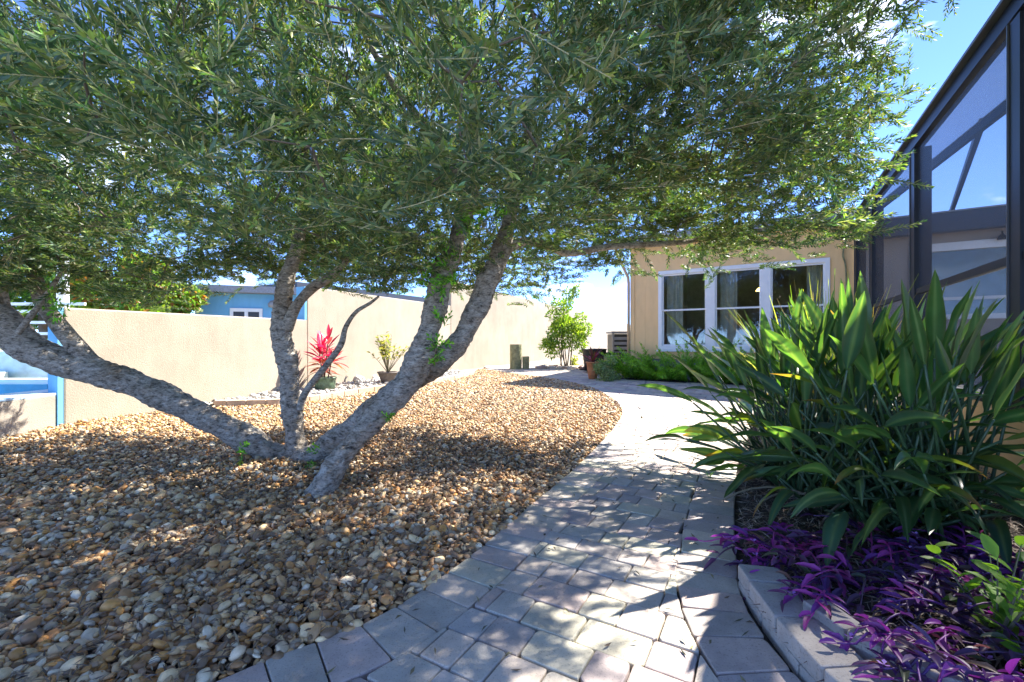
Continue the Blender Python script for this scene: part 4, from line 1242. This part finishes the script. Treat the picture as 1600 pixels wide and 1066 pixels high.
d2_ = Vector((2.95, 13.3, gz(13.3))); pot('dark_green_tub', 'dark green tub between the black pot and the timber stump', d2_, .28, .32, .5, 'black_pot')
# dwarf edging of stones at the foot of the far bush
rs = np.random.default_rng(91)
for k in range(16):
    g = G(846 + k * 4.6 + rs.uniform(-1, 1), 577 + rs.uniform(-.5, .8))
    v, f = ico(2); s = rs.uniform(.08, .15)
    v = v * np.array([1.3, 1, .7]) * s * (1 + .12 * rs.normal(size=(len(v), 1))) + np.array([g.x, g.y, g.z + s * .3])
    tag(mesh_np('edging_stone', v, f, M['pebble'], None, col=np.tile(np.array([(.40, .28, .22), (.45, .38, .32), (.36, .22, .16)])[k % 3], (len(v), 1))), 'brownish stone in the row at the foot of the yellow-green bush', 'stone', 'stones at the foot of the yellow-green bush')
# air conditioner
acp = G(972, 577); AO = Vector((3.55, 14.6, gz(14.6)))
ac = thing('air_conditioner', 'grey louvred condenser cabinet with a small white label beyond the house corner', 'air conditioner', tuple(AO))
acz0, acz1 = AO.z, P(965, 522, 14.6).z
MB().box((AO.x, AO.y, 0), (1, 0, 0), (0, -1, 0), -.32, .75, -.8, 0, acz0, acz1).build('cabinet', M['black_pot'], ac)
for nm, b6 in (('corner_post', (-.34, -.28, .002, .05)), ('corner_post', (.22, .28, .002, .045)), ('corner_post', (.72, .78, .002, .05))):
    MB().box((AO.x, AO.y, 0), (1, 0, 0), (0, -1, 0), b6[0], b6[1], b6[2], b6[3], acz0, acz1 + .02).build(nm, M['ac'], ac)
MB().box((AO.x, AO.y, 0), (1, 0, 0), (0, -1, 0), -.36, .80, -.82, .06, acz1 + .022, acz1 + .08).build('top_cover', M['ac'], ac)
nl = 6
for k in range(nl):
    z = acz0 + .06 + (acz1 - acz0 - .1) * k / nl
    MB().hexa([AO + Vector((a, b_, z + c_ - AO.z)) for a, b_, c_ in ((-.278, -.04, 0), (.218, -.04, 0), (.218, -.012, .09), (-.278, -.012, .09), (-.278, -.05, .01), (.218, -.05, .01), (.218, -.022, .1), (-.278, -.022, .1))]).build('louvre', M['ac'], ac)
    MB().hexa([AO + Vector((a, b_, z + c_ - AO.z)) for a, b_, c_ in ((.282, -.04, 0), (.718, -.04, 0), (.718, -.012, .09), (.282, -.012, .09), (.282, -.05, .01), (.718, -.05, .01), (.718, -.022, .1), (.282, -.022, .1))]).build('louvre', M['ac'], ac)
MB().box((AO.x, AO.y, 0), (1, 0, 0), (0, -1, 0), .14, .36, .055, .062, acz1 - .32, acz1 - .22).build('label_plate', M['white'], ac)

# ------------------------------------------------------------------ trees and palm beyond the wall
def far_tree(name, label, c, R, h, n, cols, seed, L=.22, Wd=.12):
    t_ = thing(name, label, 'tree', (c[0], c[1], 0))
    v, f, cc_ = leaf_cloud(lobes((c[0], c[1], h), R, 26, min(R) * .35, seed), n, L, Wd, cols, seed + 1)
    tag(mesh_np('crown', v, f, M['soft'], t_, col=cc_), kind='stuff')
    rr = random.Random(seed)
    tr = MB().tube([(c[0], c[1], 0), (c[0] + .1, c[1], h * .5), (c[0], c[1], h)], [.16, .13, .07], 8)
    for k in range(5):
        a = rr.uniform(0, 6.28); tr.tube([(c[0] + .08, c[1], h * .55), (c[0] + math.cos(a) * R[0] * .4, c[1] + math.sin(a) * R[1] * .4, h * .9), (c[0] + math.cos(a) * R[0] * .75, c[1] + math.sin(a) * R[1] * .7, h * 1.1)], [.06, .045, .02], 6)
    tr.build('trunk', M['twig'], t_, smooth=True, col=(.2, .16, .12))
far_tree('maple_tree', 'bright green tree with reddish leaf tips showing over the low garden wall', (-10.6, 13.0), (2.0, 1.5, 1.0), 2.35, 7000, [(.14, .28, .03), (.10, .22, .03), (.22, .32, .04), (.20, .28, .03), (.34, .14, .04)], 121)
far_tree('shade_tree', 'dark green tree standing behind the pale pole and railing', (-14.5, 14.0), (2.6, 2, 1.6), 2.6, 6000, [(.06, .14, .03), (.09, .18, .03)], 123)
pl = thing('palm', 'young palm with arching yellow-green fronds by the white railing', 'palm', (-8.9, 6.9, .3))
rr = random.Random(131)
for k in range(15):
    az = rr.uniform(0, 6.28); el = rad(rr.uniform(30, 80))
    st, _ = arc((-7.15, 6.15, .95), (math.cos(az) * math.cos(el), math.sin(az) * math.cos(el), math.sin(el)), rr.uniform(.7, 1.05), 10, 1.1)
    v, f = tube(st, [.008] * 11, 4)
    v = list(v)
    for i in range(1, 11):
        d = (st[i] - st[i - 1]).normalized(); s = d.cross(UPV).normalized()
        for sg in (-1, 1):
            for q in (0, .5):
                p = st[i - 1].lerp(st[i], q); tip = p + (s * sg + d * .8 + UPV * -.15).normalized() * .26 * (1 - (i / 12) ** 2)
                b0 = len(v); v += [p - d * .012, p + d * .012, tip]; f.append((b0, b0 + 1, b0 + 2))
    mesh('frond', v, f, M['soft'], pl, col=np.tile(np.array((.16, .28, .04)) * rr.uniform(.8, 1.3), (len(v), 1)))
MB().tube([(-7.15, 6.15, 0), (-7.15, 6.15, .6), (-7.15, 6.15, .98)], [.07, .06, .045], 8).build('trunk', M['twig'], pl, smooth=True, col=(.22, .18, .12))

# ------------------------------------------------------------------ the olive tree
olive = thing('olive_tree', 'large multi-stemmed olive tree with grey bark spreading over the gravel bed', 'tree', (-1.6, 3.9, gz(3.9)))
def limb(nodes):
    pts = [(*P(px, py, d), r_ * .79) for px, py, d, r_ in nodes]
    s = spline(pts, 6)
    return [Vector(p[:3]) for p in s], [p[3] for p in s]
stems_ = [
    [(440, 742, 3.95, .25), (420, 708, 3.95, .145), (380, 684, 3.92, .135), (300, 640, 3.88, .13), (220, 603, 3.85, .135), (150, 580, 3.8, .14), (85, 562, 3.75, .14), (35, 535, 3.7, .14), (5, 498, 3.65, .13), (-35, 440, 3.6, .12), (-90, 370, 3.5, .10), (-150, 280, 3.4, .07)],
    [(466, 738, 3.98, .21), (462, 700, 3.98, .115), (456, 650, 3.95, .10), (452, 600, 3.92, .10), (448, 560, 3.9, .11), (440, 520, 3.9, .115), (440, 485, 3.9, .10), (449, 440, 3.9, .095), (463, 390, 3.9, .08), (478, 300, 3.9, .065), (470, 180, 3.8, .05)],
    [(484, 812, 2.97, .18), (497, 775, 3.02, .118), (532, 718, 3.15, .10), (578, 662, 3.3, .10), (618, 618, 3.42, .11), (648, 584, 3.5, .125), (666, 530, 3.52, .122), (679, 480, 3.55, .118), (692, 430, 3.58, .11), (713, 375, 3.6, .095), (734, 300, 3.6, .078), (740, 200, 3.55, .06), (748, 80, 3.5, .045)],
    [(470, 738, 3.9, .19), (505, 703, 3.86, .125), (545, 672, 3.8, .11), (590, 634, 3.72, .11), (635, 600, 3.68, .12), (685, 566, 3.70, .13), (720, 528, 3.72, .122), (745, 484, 3.75, .115), (762, 440, 3.78, .11), (776, 408, 3.82, .10), (792, 360, 3.9, .085), (805, 290, 4.0, .06), (830, 180, 4.1, .045)],
]
tb = MB()
axes = []
rk = random.Random(88)
for nd in stems_:
    pts, rd = limb(nd); tb.tube(pts, rd, 18); axes.append((pts, rd))
    for k in range(7):                                             # pruned stubs and swellings
        i = rk.randrange(4, len(pts) - 8); a = rk.uniform(0, 6.28)
        d_ = Vector((math.cos(a), -abs(math.sin(a)) * .8, rk.uniform(-.2, .5))).normalized()
        tb.tube([pts[i], pts[i] + d_ * rd[i] * .8, pts[i] + d_ * (rd[i] + rk.uniform(.0, .035))], [rd[i] * .55, rd[i] * .42, rk.uniform(.015, .03)], 10)
o = mesh('trunk', tb.v, tb.f, M['bark'])
m = o.modifiers.new('fuse', 'REMESH'); m.mode = 'VOXEL'; m.voxel_size = .013
sm_ = o.modifiers.new('soft', 'SMOOTH'); sm_.factor = .5; sm_.iterations = 8
me2 = bpy.data.meshes.new_from_object(o.evaluated_get(bpy.context.evaluated_depsgraph_get()))
bpy.data.objects.remove(o)
co = np.empty(len(me2.vertices) * 3, np.float32); me2.vertices.foreach_get('co', co); co = co.reshape(-1, 3)
no = np.empty(len(me2.vertices) * 3, np.float32); me2.vertices.foreach_get('normal', no); no = no.reshape(-1, 3)
dsp_ = np.array([.040 * mnoise.noise(Vector(p) * 4.5) + .020 * (abs(mnoise.noise(Vector((p[0] * 11, p[1] * 11, p[2] * 22)))) - .25) + .010 * mnoise.noise(Vector((p[0] * 30, p[1] * 30, p[2] * 45))) for p in co.tolist()])
co = co + no * (dsp_ * .78)[:, None]
me2.vertices.foreach_set('co', co.astype(np.float32).ravel())
me2.polygons.foreach_set('use_smooth', [True] * len(me2.polygons)); me2.materials.clear(); me2.materials.append(M['bark']); me2.update()
link('trunk', me2, olive)
branches = [
    [(150, 575, 3.8, .09), (118, 540, 3.78, .085), (92, 508, 3.75, .08), (70, 478, 3.72, .075), (58, 445, 3.7, .065), (40, 380, 3.65, .05), (30, 280, 3.5, .03)],
    [(20, 530, 3.65, .03), (45, 498, 3.6, .028), (72, 462, 3.55, .024), (100, 420, 3.5, .016)],
    [(18, 520, 3.7, .03), (12, 480, 3.66, .026), (6, 440, 3.6, .018)],
    [(448, 515, 3.88, .065), (462, 480, 3.85, .055), (488, 450, 3.82, .05), (516, 433, 3.8, .045), (545, 400, 3.75, .038), (590, 340, 3.6, .028)],
    [(468, 640, 3.9, .04), (478, 612, 3.88, .036), (505, 577, 3.86, .034), (532, 540, 3.85, .032), (540, 512, 3.85, .026), (556, 488, 3.85, .021), (578, 474, 3.85, .017), (592, 463, 3.85, .012)],
    [(772, 408, 3.8, .07), (795, 388, 3.95, .058), (822, 377, 4.1, .05), (856, 384, 4.25, .047), (890, 396, 4.35, .044), (950, 386, 4.5, .042), (1030, 381, 4.7, .038), (1090, 374, 4.9, .032), (1150, 340, 5.0, .024)],
    [(734, 310, 3.6, .05), (690, 230, 3.4, .04), (620, 140, 3.2, .03), (560, 40, 3.0, .02)],
    [(800, 310, 4.0, .045), (880, 230, 4.2, .036), (980, 150, 4.4, .028), (1090, 90, 4.6, .018)],
    [(1090, 374, 4.9, .02), (1180, 370, 5.1, .016), (1280, 355, 5.1, .01)],
]
for nd in branches:
    pts, rd = limb(nd)
    rd = [q * (1 + .10 * mnoise.noise(p * 9)) for p, q in zip(pts, rd)]
    MB().tube(pts, rd, 12).build('branch', M['bark'], olive, smooth=True); axes.append((pts, rd))
# crown: clumps of shoots filling a broad dome
r = np.random.default_rng(2024)
def dome(x, y):
    dx, dy = (x + .95) / 4.75, (y - 3.45) / 2.1
    ang = math.atan2(dy, dx)
    rho = math.hypot(dx, dy) / (1 + .10 * mnoise.noise(Vector((math.cos(ang) * 2, math.sin(ang) * 2, 5))))
    if rho >= 1: return None
    lo = 1.70 + .07 * max(0, x) + .55 * math.exp(-((x - 1.15) / .95) ** 2) * (.15 if y > 4.9 else 1) + .10 * math.exp(-((x + 2.2) / .8) ** 2) + .09 * max(0, y - 4.2) - .12 * max(0, -x - 2.6) + .30 * mnoise.noise(Vector((x * 1.5, y * 1.5, 2)))
    hi = 1.9 + 2.9 * math.sqrt(1 - rho * rho)
    return lo, hi, rho
clumps = []
while len(clumps) < 560:
    x, y = r.uniform(-5.9, 3.9), r.uniform(1.2, 6.1)
    d_ = dome(x, y)
    if d_ is None: continue
    lo, hi, rho = d_
    q = r.random()
    z = lo + (hi - lo) * (q ** 1.5 if r.random() < .75 else q)
    if y < 1.55 and z < 1.9: continue
    if x > y * (.70 + .13 * mnoise.noise(Vector((x, y * 2, z * 2))) + (.10 if z > 2.9 else 0)) - .1 and (z - 1.1) < .85 * y: continue
    if mnoise.noise(Vector((x * 1.0 + 3, y * 1.0, z * 1.1))) < -.19: continue
    clumps.append((x, y, z))
n_c = 0
while n_c < 60:                                                    # extra clumps added above the view to shade the foreground paving
    x, y, z = r.uniform(1.3, 3.9), r.uniform(1.5, 3.7), r.uniform(3.1, 4.4)
    if (z - 1.1) < .84 * y or x > y * 1.25: continue
    clumps.append((x, y, z)); n_c += 1
clumps = np.array(clumps)
nodes = np.array([tuple(p) for pts, rd in axes for p in pts[len(pts) // 2:]])
tw = MB()
dmin = np.array([np.linalg.norm(nodes - c, axis=1).min() for c in clumps])
for c in clumps[np.argsort(dmin)]:
    dd = np.linalg.norm(nodes - c, axis=1) + np.maximum(0, nodes[:, 2] - c[2]) * .5
    b_ = nodes[np.argmin(dd)]
    if np.linalg.norm(b_ - c) < .08: continue
    mid_ = (b_ + c) / 2 + r.normal(0, .08, 3) * min(1, np.linalg.norm(b_ - c)) + np.array([0, 0, .05])
    ln = np.linalg.norm(b_ - c)
    r0 = .0045 + .006 * min(1, ln)
    pts = [Vector(b_), Vector(b_ * .6 + mid_ * .4), Vector(mid_), Vector(mid_ * .5 + c * .5), Vector(c)]
    tw.tube(pts, [r0, r0 * .9, r0 * .75, r0 * .6, r0 * .4], 5, cap=False)
    nodes = np.concatenate([nodes, [c, mid_, mid_ * .5 + c * .5]])
tag(tw.build('twigs', M['twig'], olive, smooth=True, col=(.16, .13, .10)), kind='stuff')

def spray(seed, L, n, ll, lw, fine):
    """a shoot with paired narrow leaves, along +X; verts, quads, colours"""
    rr = random.Random(seed)
    st, _ = arc((0, 0, 0), (1, 0, .1), L, 6, rr.uniform(.0, .5))
    v, f, c = [], [], []
    for a, b_ in zip(st, st[1:]):
        for off in (Vector((0, .0016, 0)), Vector((0, 0, .0016))):
            b0 = len(v); v += [a - off, b_ - off, b_ + off, a + off]; f.append((b0, b0 + 1, b0 + 2, b0 + 3)); c += [(.30, .30, .20)] * 4
    for i in range(n):
        s = (.06 + .94 * (i // 2) / (n / 2 - 1)) * 6; j = min(5, int(s)); p = st[j].lerp(st[j + 1], min(1, s - j))
        d = (st[j + 1] - st[j]).normalized()
        a = (i % 2) * math.pi + (i // 2) * 1.57 + rr.gauss(0, .35)
        x_ = Vector((0, math.cos(a), math.sin(a)))
        k = rr.uniform(.5, 1.1) if i < n - 2 else .2
        dd = (d + x_ * k).normalized(); l = ll * rr.uniform(.7, 1.15) * (1 - .35 * (s / 6) ** 3)
        sd = dd.cross(x_.cross(d) + Vector((rr.gauss(0, .4), rr.gauss(0, .4), rr.gauss(0, .4)))).normalized(); sd = dd.cross(sd).normalized() if rr.random() < .5 else sd
        w_ = lw * rr.uniform(.8, 1.1) / 2
        cc_ = np.array(rr.choice(((.050, .094, .046), (.066, .112, .052), (.040, .078, .047), (.098, .140, .050), (.118, .132, .062)))) * rr.uniform(.8, 1.2)
        if i > n - 7: cc_ = cc_ * np.array((1.7, 1.75, 1.2))
        b0 = len(v)
        bend = sd.cross(dd) * l * rr.uniform(-.06, .12)
        if fine:
            nn = sd.cross(dd) * w_ * .35
            v += [p, p + dd * l * .33 + sd * w_ + nn, p + dd * l * .7 + sd * w_ * .85 + nn + bend * .5, p + dd * l + bend, p + dd * l * .7 - sd * w_ * .85 + nn + bend * .5, p + dd * l * .33 - sd * w_ + nn]
            f += [(b0, b0 + 1, b0 + 2, b0 + 3), (b0, b0 + 3, b0 + 4, b0 + 5)]; c += [cc_] * 6
        else:
            v += [p, p + dd * l * .48 + sd * w_, p + dd * l + bend, p + dd * l * .48 - sd * w_]; f.append((b0, b0 + 1, b0 + 2, b0 + 3)); c += [cc_] * 4
    return np.array([tuple(x) for x in v]), np.array(f), np.array([tuple(x) for x in c])
coarse = [spray(900 + k, .33, 46, .055, .0122, False) for k in range(10)]
fine = [spray(950 + k, .35, 44, .058, .0115, True) for k in range(8)]
SPR = 21
ctr = np.array([-.95, 3.65, 1.7])
pos, dirs = [], []
for c in clumps:
    n_ = SPR + (3 if c[1] > 4.2 else 0) + (9 if c[0] > .6 else 0)
    p = c + r.normal(0, .17, (n_, 3))
    d_ = r.normal(0, 1, (n_, 3)); d_ /= np.linalg.norm(d_, axis=1)[:, None]
    o_ = c - ctr; o_ = o_ / (np.linalg.norm(o_) + .3)
    d_ = d_ * .8 + o_ * .75 + np.array([0, 0, .12])
    pos.append(p); dirs.append(d_)
pos = np.concatenate(pos); dirs = np.concatenate(dirs)
for i in range(len(pos)):                                          # shoots on the underside spread out flat rather than hang
    d_ = dome(pos[i, 0], pos[i, 1])
    if d_ and pos[i, 2] < d_[0] + .12:
        pos[i, 2] = d_[0] - .10 + abs(r.normal(0, .12)); dirs[i, 2] = abs(dirs[i, 2]) * .4 - .08
dirs /= np.linalg.norm(dirs, axis=1)[:, None]
ok = (pos[:, 2] > 1.42) & ~((pos[:, 1] < 1.45) & (pos[:, 2] < 2.2)) & (np.hypot(pos[:, 1], pos[:, 2] - 1.1) > 1.25)
cl = (pos - np.array(CAGE_K)) @ np.array(CAGE_N)
ok &= cl > .35
ok &= ~((pos[:, 0] > .86 * pos[:, 1]) & (pos[:, 2] - 1.1 < .8 * pos[:, 1]))
pos, dirs = pos[ok], dirs[ok]
def frames(d, roll):
    h = np.cross(np.array([0, 0, 1.0]), d); h /= (np.linalg.norm(h, axis=1)[:, None] + 1e-6); k = np.cross(d, h)
    c_, s_ = np.cos(roll)[:, None], np.sin(roll)[:, None]
    return np.stack([d, h * c_ + k * s_, k * c_ - h * s_], 2)       # columns: local axes
Fm = frames(dirs, r.uniform(0, 6.28, len(dirs)))
scl = r.uniform(.75, 1.2, len(pos))
dist = np.linalg.norm(pos - np.array([0, 0, CAM_H]), axis=1)
inview = (np.abs(pos[:, 0]) < 1.14 * pos[:, 1]) & (pos[:, 2] - 1.1 < .78 * pos[:, 1])
order = np.argsort(np.where(inview, dist, 99))
nearest = order[:240]; others = order[240:]
vs, fs, cs, off = [], [], [], 0
kind_ = r.integers(0, len(coarse), len(others))
for k in range(len(coarse)):
    ids = others[kind_ == k]; tv, tf, tc = coarse[k]
    v = np.einsum('nij,vj->nvi', Fm[ids], tv) * scl[ids][:, None, None] + pos[ids][:, None, :]
    n_, m_ = v.shape[:2]
    vs.append(v.reshape(-1, 3)); fs.append((tf[None] + (np.arange(n_) * m_)[:, None, None]).reshape(-1, 4) + off); off += n_ * m_
    cs.append((tc[None] * r.uniform(.75, 1.25, (n_, 1, 1)) * (1 + r.normal(0, .06, (n_, 1, 3)))).reshape(-1, 3))
tag(mesh_np('foliage', np.concatenate(vs), np.concatenate(fs), M['olive'], olive, col=np.clip(np.concatenate(cs), 0, 1)), kind='stuff')
print('sprays', len(pos), 'foliage quads', sum(len(x) for x in fs))
fine_me = []
for k, (tv, tf, tc) in enumerate(fine):
    o = mesh_np('leafy_twig', tv, tf, M['olive'], None, col=tc); fine_me.append(o.data); bpy.data.objects.remove(o)
ol = np.array(olive.location)
for i in nearest:
    o = bpy.data.objects.new('leafy_twig', fine_me[int(r.integers(0, len(fine)))]); COL.objects.link(o); o.parent = olive
    mt = Matrix(Fm[i].tolist()).to_4x4(); mt = Matrix.Translation(Vector(pos[i] - ol)) @ mt @ Matrix.Scale(float(scl[i]), 4)
    o.matrix_local = mt
# fresh green suckers on the trunk
sv, sf_, sc_, off = [], [], [], 0
for (px, py, d, k_) in ((700, 425, 3.46, 16), (688, 455, 3.46, 10), (735, 345, 3.5, 14), (670, 440, 3.5, 10), (690, 500, 3.46, 5), (690, 540, 3.46, 7), (680, 560, 3.46, 4), (610, 655, 3.28, 3), (385, 708, 3.7, 3), (500, 720, 3.68, 3), (505, 700, 3.66, 2), (95, 480, 3.6, 10), (770, 330, 3.7, 10)):
    c = P(px, py, d)
    for q in range(k_):
        tv, tf, tc = spray(1500 + q + px, .10, 10, .05, .017, False)
        dd = np.array([r.normal(0, 1), -1 + r.normal(0, .6), r.normal(.2, .8)]); dd /= np.linalg.norm(dd)
        fm = frames(dd[None], np.array([r.uniform(0, 6)]))[0]
        sp_ = .5 if k_ < 8 else 1
        p = np.array(c) + r.normal(0, .045, 3) * sp_
        sv.append(tv @ fm.T * r.uniform(.7, 1.3) + p); sf_.append(tf + off); off += len(tv); sc_.append(tc * np.array((1.1, 1.9, .6)))
tag(mesh_np('sucker_shoots', np.concatenate(sv), np.concatenate(sf_), M['soft'], olive, col=np.concatenate(sc_)), kind='stuff')
# grass sprig in a paver joint
gs = G(1108, 752); gr = thing('grass_tuft', 'tiny green grass tuft growing from a paver joint', 'grass tuft', (gs.x, gs.y, gs.z + .02))
rr = random.Random(5)
v, f = [], []
for k in range(9):
    a = rr.uniform(0, 6.28); st, _ = arc((gs.x, gs.y, gs.z + .02), (math.cos(a) * .5, math.sin(a) * .5, 1), rr.uniform(.05, .12), 4, .6)
    bv_, bf_, _ = blade(st, [.003, .003, .0025, .002, .0008], Vector((-math.sin(a), math.cos(a), 0)), ncol=3)
    mesh('blade', bv_, bf_, M['soft'], gr, col=np.tile((.10, .22, .04), (len(bv_), 1)))
